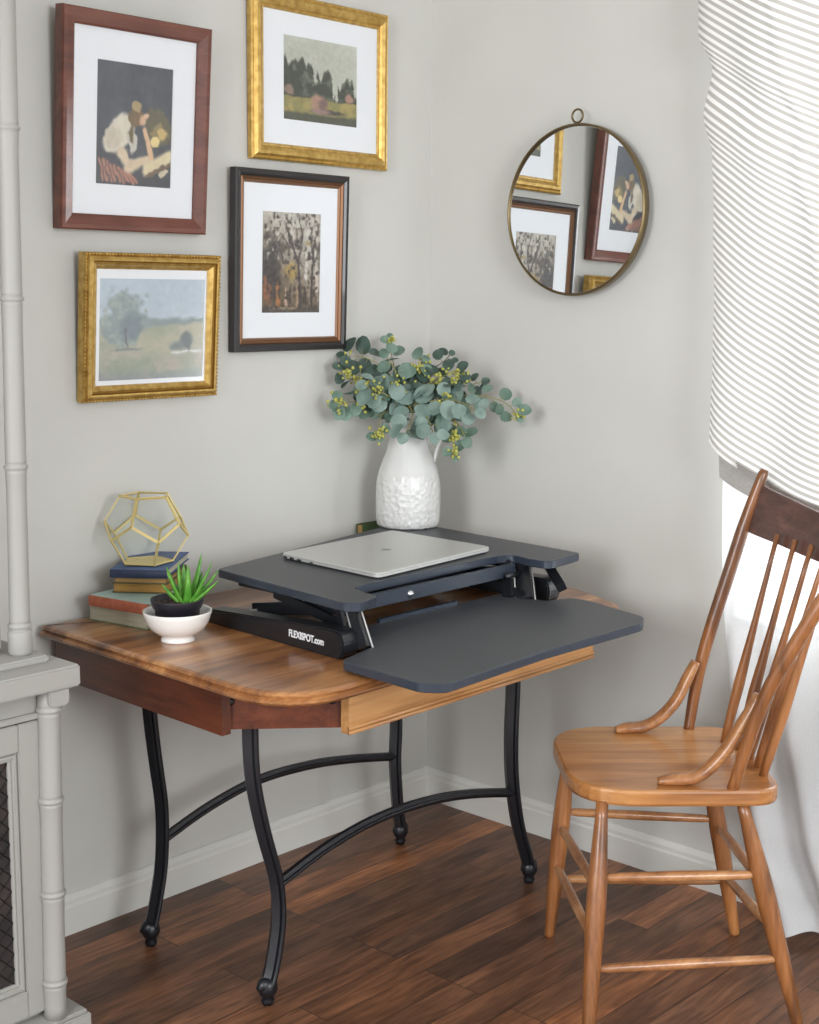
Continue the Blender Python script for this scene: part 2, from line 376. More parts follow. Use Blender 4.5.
# ------------------------------------------------------------------ the chair (F = towards its front, W = towards its far side)
k_ = math.sqrt(.5)
def cw(F, W, z): return Vector((k_*(W-F), k_*(W+F), z))
cr = cw(-.45, -1.14, 0)
chair = thing('dining_chair', 'wooden spindle-back chair with bent hip braces facing the desk', 'chair', cr)
ZS = .505
def chair_part(m, name, material, **kw):
    """members are modelled in world space; the chair is square to its own axes, so turn each mesh into them"""
    o = m.build(name, material, chair, **kw); return o
seat_o = rounded([(-.232, -.905), (-.232, -1.352), (-.668, -1.356), (-.672, -.918)], [.15, .15, .07, .07], 8)
seat_w = [tuple(cw(f, w_, 0)[:2]) for f, w_ in seat_o]
m = MB(); m.prism(seat_w, 0, 0, taper=[(.012, ZS-.037), (.003, ZS-.034), (0, ZS-.028), (0, ZS-.006), (.002, ZS-.002), (.006, ZS)])
M_seat = wood('chair_seat_maple', (136, 84, 46), (182, 124, 70), (214, 162, 106), 0, rough=.28, scale=.55, coat=.6, figure=.6, rot=(0, 0, -PI/4*3))
seat = chair_part(m, 'seat', M_seat)
legs = {}
def leg(key, top, foot):
    a, b_ = cw(*foot), cw(*top)
    m = MB(); m.turned(a, b_, [(0, .0115), (.015, .0125), (.3, .0185), (.55, .0215), (.68, .0205), (.82, .0165), (.93, .0135), (1, .013)], 16)
    chair_part(m, 'leg', M_chair_v); legs[key] = (a, b_)
leg('nf', (-.295, -1.325, ZS-.03), (-.259, -1.432, 0)); leg('nb', (-.585, -1.33, ZS-.03), (-.712, -1.37, 0))
leg('ff', (-.282, -.96, ZS-.03), (-.246, -.951, 0)); leg('fb', (-.60, -.96, ZS-.03), (-.692, -.952, 0))
def onleg(key, z): a, b_ = legs[key]; t = z/b_.z; return a+(b_-a)*t
for k1, z1, k2, z2 in (('nf', .322, 'nb', .318), ('nf', .142, 'nb', .139), ('ff', .312, 'fb', .290), ('ff', .145, 'fb', .135), ('nf', .30, 'ff', .275), ('nf', .195, 'ff', .178), ('nb', .30, 'fb', .275), ('nb', .20, 'fb', .145)):
    m = MB(); m.turned(onleg(k1, z1), onleg(k2, z2), [(0, .007), (.06, .008), (.09, .0095), (.5, .0115), (.91, .0095), (.94, .008), (1, .007)], 12); chair_part(m, 'stretcher', M_chair)
near_post = smooth([cw(-.560, -1.338, ZS-.01), cw(-.611, -1.365, .70), cw(-.668, -1.392, .833), cw(-.702, -1.405, .905), cw(-.762, -1.425, 1.02), cw(-.812, -1.44, 1.12)], 5)
far_post = smooth([cw(-.565, -.935, ZS-.01), cw(-.594, -.925, .67), cw(-.659, -.92, .904), cw(-.692, -.92, 1.02), cw(-.724, -.92, 1.115)], 6)
for P in (near_post, far_post):
    n = len(P); rr = [(.0120+.0035*min(1, i/(n*.3))) - (.004*max(0, (i/(n-1)-.6)/.4)) for i in range(n)]; rr[-1] = .009
    m = MB(); m.tube(P, rr, 14); chair_part(m, 'back_post', M_chair_v)
# top rail: bowed board let into the posts
rp = smooth([(-.695, -.925), (-.742, -1.03), (-.772, -1.16), (-.782, -1.30), (-.772, -1.432)], 6)if False else None
ctl = [(-.693, -.925), (-.738, -1.04), (-.768, -1.17), (-.785, -1.30), (-.782, -1.43)]
P0 = smooth([cw(f, w_, .975) for f, w_ in ctl], 6); vs = []; fs = []
n = len(P0)
for i, p in enumerate(P0):
    t = i/(n-1); crown = 0
    tn = (P0[min(i+1, n-1)]-P0[max(i-1, 0)]).normalized(); nb = Vector((-tn.y, tn.x, 0))
    back = cw(-.028, 0, 0); sag = math.sin(PI*min(.5, t*.9)); top = p+back+Vector((0, 0, .106-.036*sag)); bot = p+Vector((0, 0, -.003-.020*sag))
    for q, d in ((bot, .0075), (bot+(top-bot)*.5, .0095), (top, .007)): vs.append(q+nb*d)
    for q, d in ((top, .007), (bot+(top-bot)*.5, .0095), (bot, .0075)): vs.append(q-nb*d)
for i in range(n-1):
    for j in range(6): fs.append((i*6+j, i*6+(j+1) % 6, (i+1)*6+(j+1) % 6, (i+1)*6+j))
fs.append(tuple(range(6))); fs.append(tuple((n-1)*6+j for j in reversed(range(6))))
m = MB(); m.add(vs, fs); chair_part(m, 'top_rail', M_rail, bevel=.002, label='dark brown bowed top rail')
for (fb, wb), (ft, wt) in zip(((-.622, -1.035), (-.640, -1.09), (-.648, -1.148), (-.650, -1.205), (-.645, -1.262)), ((-.722, -1.045), (-.742, -1.11), (-.757, -1.175), (-.768, -1.24), (-.770, -1.288))):
    a, b_ = cw(fb, wb, ZS-.01), cw(ft, wt, .985); m = MB()
    m.turned(a, b_, [(0, .0085), (.1, .0105), (.3, .0125), (.42, .0105), (.6, .0075), (.85, .006), (1, .0055)], 12); chair_part(m, 'spindle', M_chair_v)
for wv, pl in ((-.965, [(-.388, .512), (-.412, .516), (-.452, .519), (-.49, .538), (-.528, .58), (-.552, .63), (-.572, .672)]),
               (-1.312, [(-.412, .512), (-.440, .516), (-.482, .520), (-.513, .538), (-.552, .585), (-.585, .645), (-.612, .70)])):
    sgn = 1 if wv > -1.1 else -1
    pts = []
    for i, (f, z) in enumerate(pl): pts.append(cw(f, wv+sgn*(.010*i/6)*(1.5 if sgn < 0 else 1), z))
    pts = smooth(pts, 4); n = len(pts)
    m = MB(); m.tube(pts, [.0085+.006*min(1, i/5) - .004*max(0, (i-n*.8)/(n*.2)) for i in range(n)], 12, flat=(1.25, .9)); chair_part(m, 'hip_brace', M_chair)

# ------------------------------------------------------------------ desk riser
ris = thing('standing_desk_riser', 'black sit-stand desk riser with lower keyboard tray on the oak desk', 'desk riser', (-.66, -.55, ZT))
TZ = .88
tp = [at(x, y, 2, TZ)[:2] for x, y in ((217, 569), (345, 603.5), (362, 603), (377, 596), (352, 587.5))]
tp += [at(x, y, 2, TZ)[:2] for x, y in ((450, 566), (497, 556), (512, 554.5), (530, 559), (550, 562), (581, 553))]
tp += [at(x, y, 2, TZ)[:2] for x, y in ((405, 521),)]
MB().prism(rounded(tp, [.015, .03, .02, .012, .03, .03, .02, .05, .04, .04, .02, .02], 5), TZ-.019, TZ, bev=.0015).build('upper_shelf', M_lam, ris)
b = MB()    # steel bearers under the shelf, and the front beam seen in the cut-out
xa, ya = at(352, 587.5, 2, TZ)[:2]; xb, yb = at(497, 556, 2, TZ)[:2]
b.bar((-.94, -.645, TZ-.033), (-.40, -.640, TZ-.033), .012, .030)
b.build('front_beam', M_edge, ris, bevel=.001)
MB().box(-.985, -.955, -.66, -.30, TZ-.036, TZ-.019).build('bearer', M_blk, ris, bevel=.001)
MB().box(-.385, -.355, -.66, -.24, TZ-.036, TZ-.019).build('bearer', M_blk, ris, bevel=.001)
kt = [(-1.148, -.80), (-1.160, -1.025), (-1.13, -1.065), (-.80, -1.046), (-.455, -1.052), (-.40, -1.02), (-.345, -.83), (-.35, -.775), (-.42, -.755), (-.42, -.625), (-1.012, -.625), (-1.012, -.765), (-1.09, -.785)]
KZ = .789
MB().prism(rounded(kt, [.03, .03, .03, .3, .04, .04, .03, .02, .02, .01, .01, .02, .02], 5), KZ-.018, KZ, bev=.0015).build('keyboard_tray', M_lam, ris)
MB().bar((-.86, -.628, KZ+.004), (-.60, -.628, KZ+.004), .01, .010).build('tray_stop', M_edge, ris)
def foot(x0, x1, y0, y1):
    vs = []; prof = []
    for i in range(9): a = PI/2*i/8; prof.append((y0+.028-.028*math.sin(a), .005+.055-.028+.028*math.cos(a)) )
    prof = [(y1, 0.0), (y1, .022), (y1-.02, .032), (y0+.10, .057), (y0+.028, .060)]+[(y0+.028-.028*math.sin(PI/2*i/6), .032+.028*math.cos(PI/2*i/6)) for i in range(1, 7)]+[(y0, .014), (y0+.012, 0)]
    n = len(prof)
    for x in (x0, x1):
        for y, z in prof: vs.append((x+(y-y0)*.06, y, ZT+z))
    fs = [(i, (i+1) % n, n+(i+1) % n, n+i) for i in range(n)]+[tuple(range(n)), tuple(n+i for i in reversed(range(n)))]
    m = MB(); m.add(vs, fs); return m
fl = foot(-1.083, -1.035, -.742, -.255).build('side_base', M_blk, ris, bevel=.004)
fr = foot(-.355, -.307, -.715, -.25).build('side_base', M_blk, ris, bevel=.004)
# lettering on the outer side of the left base
ta = math.atan2(-1, -.06)
ltr = None
for body, size, off_, y, s_ in (('FLEXISPOT', .0215, .0006, -.568, .80), ('.com', .021, .0005, -.650, .80)):
    tx = bpy.data.curves.new('lettering', 'FONT'); tx.body = body; tx.size = size; tx.extrude = .0004; tx.offset = off_
    to = bpy.data.objects.new('lettering_curve', tx); C.objects.link(to); bpy.context.view_layer.update()
    me = bpy.data.meshes.new_from_object(to.evaluated_get(bpy.context.evaluated_depsgraph_get())); bpy.data.objects.remove(to)
    me.transform(Matrix.Translation(Vector((-1.0832+(y+.742)*.06-.0006, y, ZT+.022))-Vector((-.66, -.55, ZT))) @ Matrix.Rotation(ta, 4, 'Z') @ Matrix.Rotation(PI/2, 4, 'X') @ Matrix.Diagonal((s_, 1, 1, 1)))
    if ltr is None: ltr = me
    else:
        bm = bmesh.new(); bm.from_mesh(ltr); bm.from_mesh(me); bm.to_mesh(ltr); bm.free()
ltr.materials.clear(); ltr.materials.append(M_white_ink)
lo_ = bpy.data.objects.new('lettering', ltr); C.objects.link(lo_); lo_.parent = ris
for nm in ('upper_shelf', 'keyboard_tray'):
    me = bpy.data.objects[nm].data; me.materials.append(M_edge)
    for p in me.polygons:
        if abs(p.normal.z) < .9: p.material_index = 1
# lifting links
def link(a, b_, wd=.026, th=.008, name='lift_arm', up=(0, 1, 0), m_=None):
    o = MB().bar(a, b_, wd, th, up=up).build(name, m_ or M_blk, ris, bevel=.0015); return o
for x in (-.965, -.418):
    link((x, -.33, ZT+.025), (x, -.640, TZ-.036), .010, .030, up=(0, 0, 1))
    link((x-.016, -.70, ZT+.03), (x-.016, -.42, TZ-.036), .008, .022, up=(0, 0, 1))
    m = MB(); m.tube([(x-.03, -.655, TZ-.042), (x+.02, -.655, TZ-.042)], .007, 12); m.build('pivot', M_blk, ris)
for (u0, v0, u1, v1, wd) in ((352, 608, 364, 648, .026), (338, 606, 346, 640, .018), (522, 560, 526, 600, .036), (506, 562, 508, 598, .026)):
    p, q = at(u0, v0, 2, TZ-.018), at(u1, v1, 2, KZ-.002)
    o = link(p, q, .012, wd, name='tray_bracket', up=(0, -1, 0))
    e = Vector((.012, -wd/2-.001, 0)); MB().bar(p+e+Vector((0, 0, -.004)), q+e, .003, .003).build('bright_edge', M_alu, o)
link(at(546, 562, 2, TZ-.022), at(562, 588, 2, ZT+.052), .020, .022, up=(0, -1, 0))
link((-1.01, -.33, ZT+.015), (-.38, -.33, ZT+.015), .018, .020, name='cross_bar')
MB().bar((-1.01, -.345, ZT+.027), (-.38, -.345, ZT+.027), .006, .004).build('bright_edge', M_alu, bpy.data.objects['cross_bar'])
link((-.95, -.50, ZT+.058), (-.42, -.50, ZT+.058), .03, .03, name='cross_beam')
link((-.90, -.59, ZT+.072), (-.45, -.52, ZT+.072), .02, .022, name='gas_strut')
m = MB(); m.tube([(-.60, -.545, ZT+.078), (-.47, -.528, ZT+.078)], .005, 12); m.build('piston_rod', M_chrome, ris)
m = MB(); c = at(411, 594, 1, -.652); m.tube([c+Vector((0, .03, 0)), c, c+Vector((0, -.004, 0))], [.0085, .0085, .005], 14); m.build('bolt', M_chrome, ris)

# ------------------------------------------------------------------ laptop
lp = [at(x, y, 2, TZ+.015) for x, y in ((281, 552.5), (378, 573.5), (491, 546.5), (392, 530))]
lap = thing('laptop', 'closed silver laptop on the upper shelf of the riser', 'laptop', (sum(p.x for p in lp)/4, sum(p.y for p in lp)/4, TZ))
lo = rounded([p[:2] for p in lp], .018, 5)
lb = MB().prism(lo, 0, 0, taper=[(.012, TZ+.0002), (.004, TZ+.0025), (0, TZ+.005), (0, TZ+.0098)]).build('base', M_alu, lap)
MB().prism(lo, 0, 0, taper=[(.0015, TZ+.0098), (.0015, TZ+.0106)]).build('gap', M_alu_dark, lap)
MB().prism(lo, 0, 0, taper=[(0, TZ+.0106), (0, TZ+.0135), (.002, TZ+.015)]).build('lid', M_alu, lap)
e0, e1 = lp[0], lp[1]; ed = (e1-e0).normalized(); en = Vector((ed.y, -ed.x, 0))
if en.x > 0: en = -en
for i, (t, wd, hh) in enumerate(((.05, .012, .0045), (.12, .014, .0055), (.20, .014, .0045), (.33, .010, .003))):
    c = e0+ed*(t*(e1-e0).length); c.z = TZ+.0062
    MB().bar(c-ed*wd/2+en*.0003, c+ed*wd/2+en*.0003, .002, hh).build('port', M_alu_dark, lap)
lc = sum((Vector(p) for p in lp), Vector())/4; lc.z = TZ+.0152
ux = (lp[2]-lp[1]).normalized(); uy = (lp[0]-lp[1]).normalized()
m = MB(); ring = []
for i in range(28):
    a = 2*PI*i/28; r = .0145*(1-.10*abs(math.sin(a)) ** 3+(.06*math.cos(2*a)))
    bite = math.hypot(r*math.cos(a)-.019, r*math.sin(a)-.002)
    if bite < .0085: r -= (.0085-bite)
    ring.append(lc+ux*r*math.cos(a)+uy*r*math.sin(a))
m.add(ring, [tuple(range(28))])
lf = [lc+ux*x+uy*y for x, y in ((.001, .0165), (.003, .020), (.007, .0225), (.0065, .019), (.004, .0165))]; m.add(lf, [tuple(range(5))])
m.build('emblem', M_logo_grey, lap)

# ------------------------------------------------------------------ books
def book(label, cx, cy, z, ang, L, Wd, T, cover, pages, spine=True, group='books stacked on the desk', spine_mat=None, tilt=0):
    """long side L along local x; the spine (or the fore edge when spine=False) faces local -y"""
    o = thing('book', label, 'book', (cx, cy, z), group, (tilt, 0, ang)); t = .0022
    s_ = -1 if spine else 1
    m = MB(); m.box(-L/2, L/2, -Wd/2, Wd/2, 0, t).box(-L/2, L/2, -Wd/2, Wd/2, T-t, T)
    m.build('cover', cover, o, bevel=.0006, local=True)
    m = MB(); vs = []; fs = []
    for x in (-L/2, L/2):
        for i in range(7): a = -PI/2+PI*i/6; vs.append((x, s_*(Wd/2-.001+.004*math.cos(a)), T/2+(T/2)*math.sin(a)))
        for i in range(7): a = PI/2-PI*i/6; vs.append((x, s_*(Wd/2-.004+.004*math.cos(a)), T/2+(T/2-.001)*math.sin(a)))
    fs = [(i, (i+1) % 14, 14+(i+1) % 14, 14+i) for i in range(14)]+[tuple(range(14)), tuple(14+i for i in reversed(range(14)))]
    m.add(vs, fs); m.build('spine', spine_mat or cover, o, local=True)
    m = MB(); y0, y1 = (-Wd/2+.004, Wd/2-.004)
    m.box(-L/2+.004, L/2-.004, y0, y1, t, T-t); m.build('pages', pages, o, local=True)
    return o
def pagemat(name, c):
    m = mat(name, c, .8); nt = m.node_tree; N = nt.nodes; L = nt.links
    tc = N.new('ShaderNodeTexCoord'); mp = N.new('ShaderNodeMapping'); mp.inputs['Scale'].default_value = (1, 1, 60)
    n = N.new('ShaderNodeTexNoise'); n.inputs['Scale'].default_value = 14
    r = N.new('ShaderNodeValToRGB'); e = r.color_ramp.elements; e[0].position = .3; e[1].position = .7
    e[0].color = (*lin(tuple(x*.86 for x in c)), 1); e[1].color = (*lin(c), 1)
    L.new(tc.outputs['Object'], mp.inputs[0]); L.new(mp.outputs[0], n.inputs['Vector']); L.new(n.outputs['Fac'], r.inputs[0]); L.new(r.outputs[0], N['Principled BSDF'].inputs['Base Color'])
    return m
P_cream = pagemat('cream_pages', (206, 200, 178)); P_yel = pagemat('yellowed_pages', (186, 142, 74)); P_tan = pagemat('tan_pages', (176, 138, 86))
M_green_cv = mat('olive_cover', (128, 140, 104), .6); M_orange = mottle('orange_cloth', (166, 92, 66), (184, 108, 80), 60, .7); M_teal = mottle('pale_teal_jacket', (160, 186, 178), (176, 200, 192), 20, .5)
M_navy = mottle('navy_cloth', (38, 46, 70), (48, 58, 86), 80, .55); M_blue = mottle('blue_cover', (52, 78, 128), (70, 100, 152), 25, .5); M_brown = mat('brown_cover', (96, 92, 60), .6)
A1 = math.radians(-78)
bz = [ZT, ZT+.037, ZT+.064, ZT+.088, ZT+.102, ZT+.121]
def corner_book(p_back, p_front, depth, L, z0, z1, *a, **kw):
    """visible long face from p_back to p_front, the book lying to its right"""
    d = (Vector(p_front[:2])-Vector(p_back[:2])).normalized(); nrm = Vector((-d.y, d.x))
    c = Vector(p_back[:2])+d*L/2+nrm*depth/2
    return book(a[0], c.x, c.y, z0, math.atan2(d.y, d.x), L, depth, z1-z0-.0004, *a[1:], **kw)
pb, pf = at(88, 619.5, 2, ZT), at(147, 630.5, 2, ZT)
corner_book(pb, pf, .135, .185, bz[0], bz[1], 'thick cream-paged book with olive cover, bottom of the stack', M_green_cv, P_cream, spine=False)
pb, pf = at(89.5, 606, 2, bz[1]), at(148, 616, 2, bz[1])
corner_book(pb, pf, .13, .18, bz[1], bz[2], 'orange-spined book with pale teal cover, second from the bottom of the stack', M_teal, P_cream, spine_mat=M_orange)
def slant(zp, pxl, pxr, y, **kw):
    a, b_ = at(pxl, y, 2, zp), at(pxr, y, 2, zp); return a, b_
pb, pf = at(112, 592.5, 2, bz[2]), at(168, 594, 2, bz[2])
corner_book(pb, pf, .175, (pf-pb).length, bz[2], bz[3], 'yellow-edged book in the middle of the stack', M_brown, P_yel, spine=False)
pb, pf = at(113, 583, 2, bz[3]), at(167, 584.5, 2, bz[3])
corner_book(pb, pf, .17, (pf-pb).length, bz[3], bz[4], 'thin tan book directly beneath the navy one', M_brown, P_tan, spine=False)
pb, pf = at(110, 577.5, 2, bz[4]), at(167, 578.5, 2, bz[4])
corner_book(pb, pf, .235, (pf-pb).length, bz[4], bz[5], 'navy blue book on top of the stack under the terrarium', M_blue, P_cream, spine_mat=M_navy)
g = book('green book standing behind the riser beside the white pitcher', at(392, 526, 1, -.05).x, -.034, ZT+.0, 0, .16, .112, .024, mat('green_cover', (70, 92, 58), .6), P_tan, group='', tilt=PI/2)
g.location = (at(366, 526, 1, -.05).x+.08, -.012, ZT+.056)
for ch in g.children:
    if ch.name.startswith('spine'): ch.data.materials[0] = mat('brown_spine', (112, 84, 56), .6)

# ------------------------------------------------------------------ terrarium
def dodeca(a, ang, c):
    """vertices of a dodecahedron of edge a lying on a face whose one edge faces ang"""
    r1 = a/(2*math.sin(PI/5)); phi = (1+5**.5)/2; r2 = r1*phi; h = a*2.227
    z1 = a*phi/(2*math.sin(PI/5))*.0
    # heights of the two middle rings
    inr = a*1.1135; z1 = inr-a*.2629; z2 = inr+a*.2629
    z1 = a*.8507; z2 = h-z1
    A = lambda k, o: ang+o+2*PI*k/5+PI/5
    bot = [Vector((r1*math.cos(A(k, 0)), r1*math.sin(A(k, 0)), 0)) for k in range(5)]
    lo_ = [Vector((r2*math.cos(A(k, 0)), r2*math.sin(A(k, 0)), z1)) for k in range(5)]
    hi = [Vector((r2*math.cos(A(k, PI/5)), r2*math.sin(A(k, PI/5)), z2)) for k in range(5)]
    top = [Vector((r1*math.cos(A(k, PI/5)), r1*math.sin(A(k, PI/5)), h)) for k in range(5)]
    V = [Vector(c)+v for v in bot+lo_+hi+top]; F = [tuple(range(5)), tuple(15+k for k in range(5))]; E = set()
    for k in range(5):
        j = (k+1) % 5
        F.append((k, j, 5+j, 10+k, 5+k)); F.append((15+k, 10+k, 5+j, 10+j, 15+j))
    for f in F:
        for i in range(5): E.add(tuple(sorted((f[i], f[(i+1) % 5]))))
    return V, F, E
tc_ = Vector((-1.091, -.1, bz[5]+.003)); av = .0695
V, F, E = dodeca(av, math.radians(213), tc_)
ter = thing('glass_terrarium', 'twelve-sided glass terrarium with brass edges on top of the books', 'terrarium', tc_-Vector((0, 0, .003)))
m = MB()
ctr = tc_+Vector((0, 0, av*1.1135))
for a, b_ in sorted(E): m.bar(V[a], V[b_], .0058, .0030, up=((V[a]+V[b_])/2-ctr)); m.ball(V[a], .0031, 6, 4); m.ball(V[b_], .0031, 6, 4)
m.build('brass_frame', M_brass, ter)
m = MB()
for f in F[1:]:
    if f == F[1]: continue
    m.add([ctr+(V[i]-ctr)*.985 for i in f], [tuple(range(5))])
m.build('glass', M_glass, ter)
MB().prism([(V[i].x, V[i].y) for i in F[0]], tc_.z-.0012, tc_.z+.0008).build('base_plate', M_brass, ter)

# ------------------------------------------------------------------ bowl, pot and aloe
bc = at(178, 640.5, 2, ZT)
bowl = MB().lathe(bc, [(.001, .004), (.030, .0035), (.034, 0), (.037, .001), (.036, .006), (.033, .012), (.045, .018), (.058, .028), (.067, .042), (.072, .057), (.0745, .066), (.0735, .068), (.071, .066), (.067, .054), (.060, .036), (.046, .022), (.020, .017), (.001, .016)], 40).build('bowl', M_ceramic, None)
bowl.data.transform(Matrix.Translation(-bc)); bowl.location = bc
tag(bowl, 'small white footed ceramic bowl holding the black plant pot', 'bowl')
pz = bc+Vector((0, 0, .0235))
pot = thing('potted_aloe', 'small spiky aloe in a black plastic pot set in the white bowl', 'potted plant', pz)
M_pot = mat('black_plastic', (38, 36, 44), .45)
po = MB().lathe(pz, [(.001, 0), (.041, 0), (.043, .002), (.049, .050), (.053, .051), (.0575, .068), (.0575, .070), (.0555, .070), (.052, .056), (.048, .050)], 32).build('pot', M_pot, pot)
M_soil = mottle('soil', (40, 30, 26), (72, 54, 44), 90, .95, bump=.6)
m = MB(); m.lathe(pz, [(.0005, .062), (.02, .061), (.04, .059), (.0515, .056)], 24)
for i in range(40):
    a = random.random()*2*PI; r = random.random()*.046; m.ball(pz+Vector((r*math.cos(a), r*math.sin(a), .061)), .004*random.uniform(.6, 1.4), 6, 4)
m.build('soil', M_soil, pot)
M_aloe = mottle('aloe_green', (58, 128, 38), (110, 168, 60), 30, .4); M_aloe_tip = None
rimg = Vector((RX[0], RX[1], 0)).normalized()
ro = pz+rimg*.020+Vector((0, 0, .055))
specs = [(-.62, 1.0, .105), (-.22, .2, .105), (.10, -.6, .095), (.33, 1, .125), (.62, .3, .125), (.85, .5, .115), (1.05, -.5, .095), (-.95, -.3, .075), (-.5, -1, .085), (.15, -1.2, .07), (.7, -1, .08), (-.15, 1.3, .09), (.5, 1.4, .085), (-1.15, .6, .05)]
fwd = Vector((DX[0], DX[1], 0)).normalized()
for i, (sx, sf, L_) in enumerate(specs):
    d = (rimg*sx+fwd*sf*.35); tip = ro+d*L_*.72+Vector((0, 0, L_*max(.35, 1-.38*abs(sx))))
    base = ro+d.normalized()*.008; mid = (base+tip)/2+Vector((0, 0, .01*(1 if abs(sx) < .8 else 1)))+d*(.012)
    pts = smooth([base, mid, tip], 6); n = len(pts); m = MB()
    m.tube(pts, [max(.0006, .0105*(1-(k/(n-1))**1.5)) for k in range(n)], 8, flat=(1, .5), up=tuple(-d.normalized()+Vector((0, 0, .4))))
    m.build('leaf', M_aloe, pot)

# ------------------------------------------------------------------ pitcher
vc = at(408, 525.5, 2, TZ)
M_pitch = mat('glazed_white', (218, 218, 216), .3, 0, .5, .3)
nt = M_pitch.node_tree; N = nt.nodes; L = nt.links
tcn = N.new('ShaderNodeTexCoord'); vr = N.new('ShaderNodeTexVoronoi'); vr.inputs['Scale'].default_value = 75; vr.distance = 'EUCLIDEAN'
nn = N.new('ShaderNodeTexNoise'); nn.inputs['Scale'].default_value = 60; L.new(tcn.outputs['Object'], nn.inputs['Vector'])
L.new(tcn.outputs['Object'], vr.inputs['Vector']); sp = N.new('ShaderNodeSeparateXYZ'); L.new(tcn.outputs['Object'], sp.inputs[0])
rr = N.new('ShaderNodeValToRGB'); e = rr.color_ramp.elements; e[0].position = .0; e[0].color = (1, 1, 1, 1); e[1].position = .60; e[1].color = (0, 0, 0, 1); k = e.new(.52); k.color = (1, 1, 1, 1)
dv = N.new('ShaderNodeMath'); dv.operation = 'DIVIDE'; dv.inputs[1].default_value = .26; L.new(sp.outputs[2], dv.inputs[0]); L.new(dv.outputs[0], rr.inputs[0])
sm_ = N.new('ShaderNodeMath'); sm_.operation = 'ADD'; L.new(vr.outputs['Distance'], sm_.inputs[0]); L.new(nn.outputs['Fac'], sm_.inputs[1])
ml = N.new('ShaderNodeMath'); ml.operation = 'MULTIPLY'; L.new(sm_.outputs[0], ml.inputs[0]); L.new(rr.outputs[0], ml.inputs[1])
bp = N.new('ShaderNodeBump'); bp.inputs['Strength'].default_value = .7; bp.inputs['Distance'].default_value = .004; L.new(ml.outputs[0], bp.inputs['Height']); L.new(bp.outputs[0], N['Principled BSDF'].inputs['Normal'])
pit = thing('pitcher', 'tall white embossed ceramic pitcher at the back of the riser', 'pitcher', vc)
spout_a = math.atan2(-RX[1]-.25, -RX[0]-.1)
def pmod(a, z):
    f = 1+.010*math.cos(10*a)*(1 if z < .24 else .3)
    if z > .27: f += (z-.27)/.07*.30*max(0, math.cos(a-spout_a))**6
    return f
prof = [(.001, .003), (.074, .003), (.079, 0), (.085, .006), (.0875, .02), (.089, .06), (.0885, .10), (.086, .13), (.079, .158), (.070, .182), (.0605, .205), (.0545, .23), (.0505, .250), (.049, .27), (.0515, .288), (.056, .304), (.058, .312), (.0555, .314), (.050, .303), (.046, .286), (.0455, .27), (.048, .25), (.056, .20), (.08, .14), (.084, .08), (.08, .01), (.001, .008)]
MB().lathe(vc, prof, 60, mod=pmod).build('body', M_pitch, pit)
hd = -Vector((math.cos(spout_a), math.sin(spout_a), 0)); hd = rimg.copy()
hp = smooth([vc+hd*.050+Vector((0, 0, .292)), vc+hd*.075+Vector((0, 0, .306)), vc+hd*.094+Vector((0, 0, .288)), vc+hd*.09+Vector((0, 0, .25)), vc+hd*.076+Vector((0, 0, .205)), vc+hd*.070+Vector((0, 0, .178))], 6)
MB().tube(hp, .0065, 12, flat=(1.3, .8)).build('handle', M_pitch, pit)

# ------------------------------------------------------------------ eucalyptus sprigs in the pitcher
M_leafs = [mottle('eucalyptus_green', (86, 112, 98), (116, 140, 126), 25, .55), mottle('eucalyptus_dark', (54, 74, 66), (76, 98, 88), 25, .55), mottle('eucalyptus_blue', (106, 130, 122), (134, 154, 146), 25, .6)]
M_stem = mat('sprig_stem', (150, 146, 92), .6); M_stem_d = mat('dark_stem', (88, 82, 66), .6); M_berry = mottle('seed_yellow_green', (158, 160, 70), (190, 188, 100), 120, .5)
mouth = vc+Vector((0, 0, .318)); D0 = float(np.dot(np.array(mouth)-CAM, DX))
def leaf_mesh(m, c, nrm, axis, r, asp=1.15):
    nrm = nrm.normalized(); ax = (axis-nrm*axis.dot(nrm)).normalized(); sd = nrm.cross(ax)
    vs = [c]; n = 10
    for k in (.55, 1.0):
        for i in range(n):
            a = 2*PI*i/n; x = math.cos(a)*r*asp*k; y = math.sin(a)*r*k*(1-.12*math.cos(a))
            vs.append(c+ax*x+sd*y+nrm*(.16*(y*y)/r-.10*(x*x)/r))
    fs = [(0, 1+i, 1+(i+1) % n) for i in range(n)]+[(1+i, 11+i, 11+(i+1) % n, 1+(i+1) % n) for i in range(n)]
    m.add(vs, fs, True)
view = Vector(DX); rv = Vector(RX); uv_ = Vector(UX)
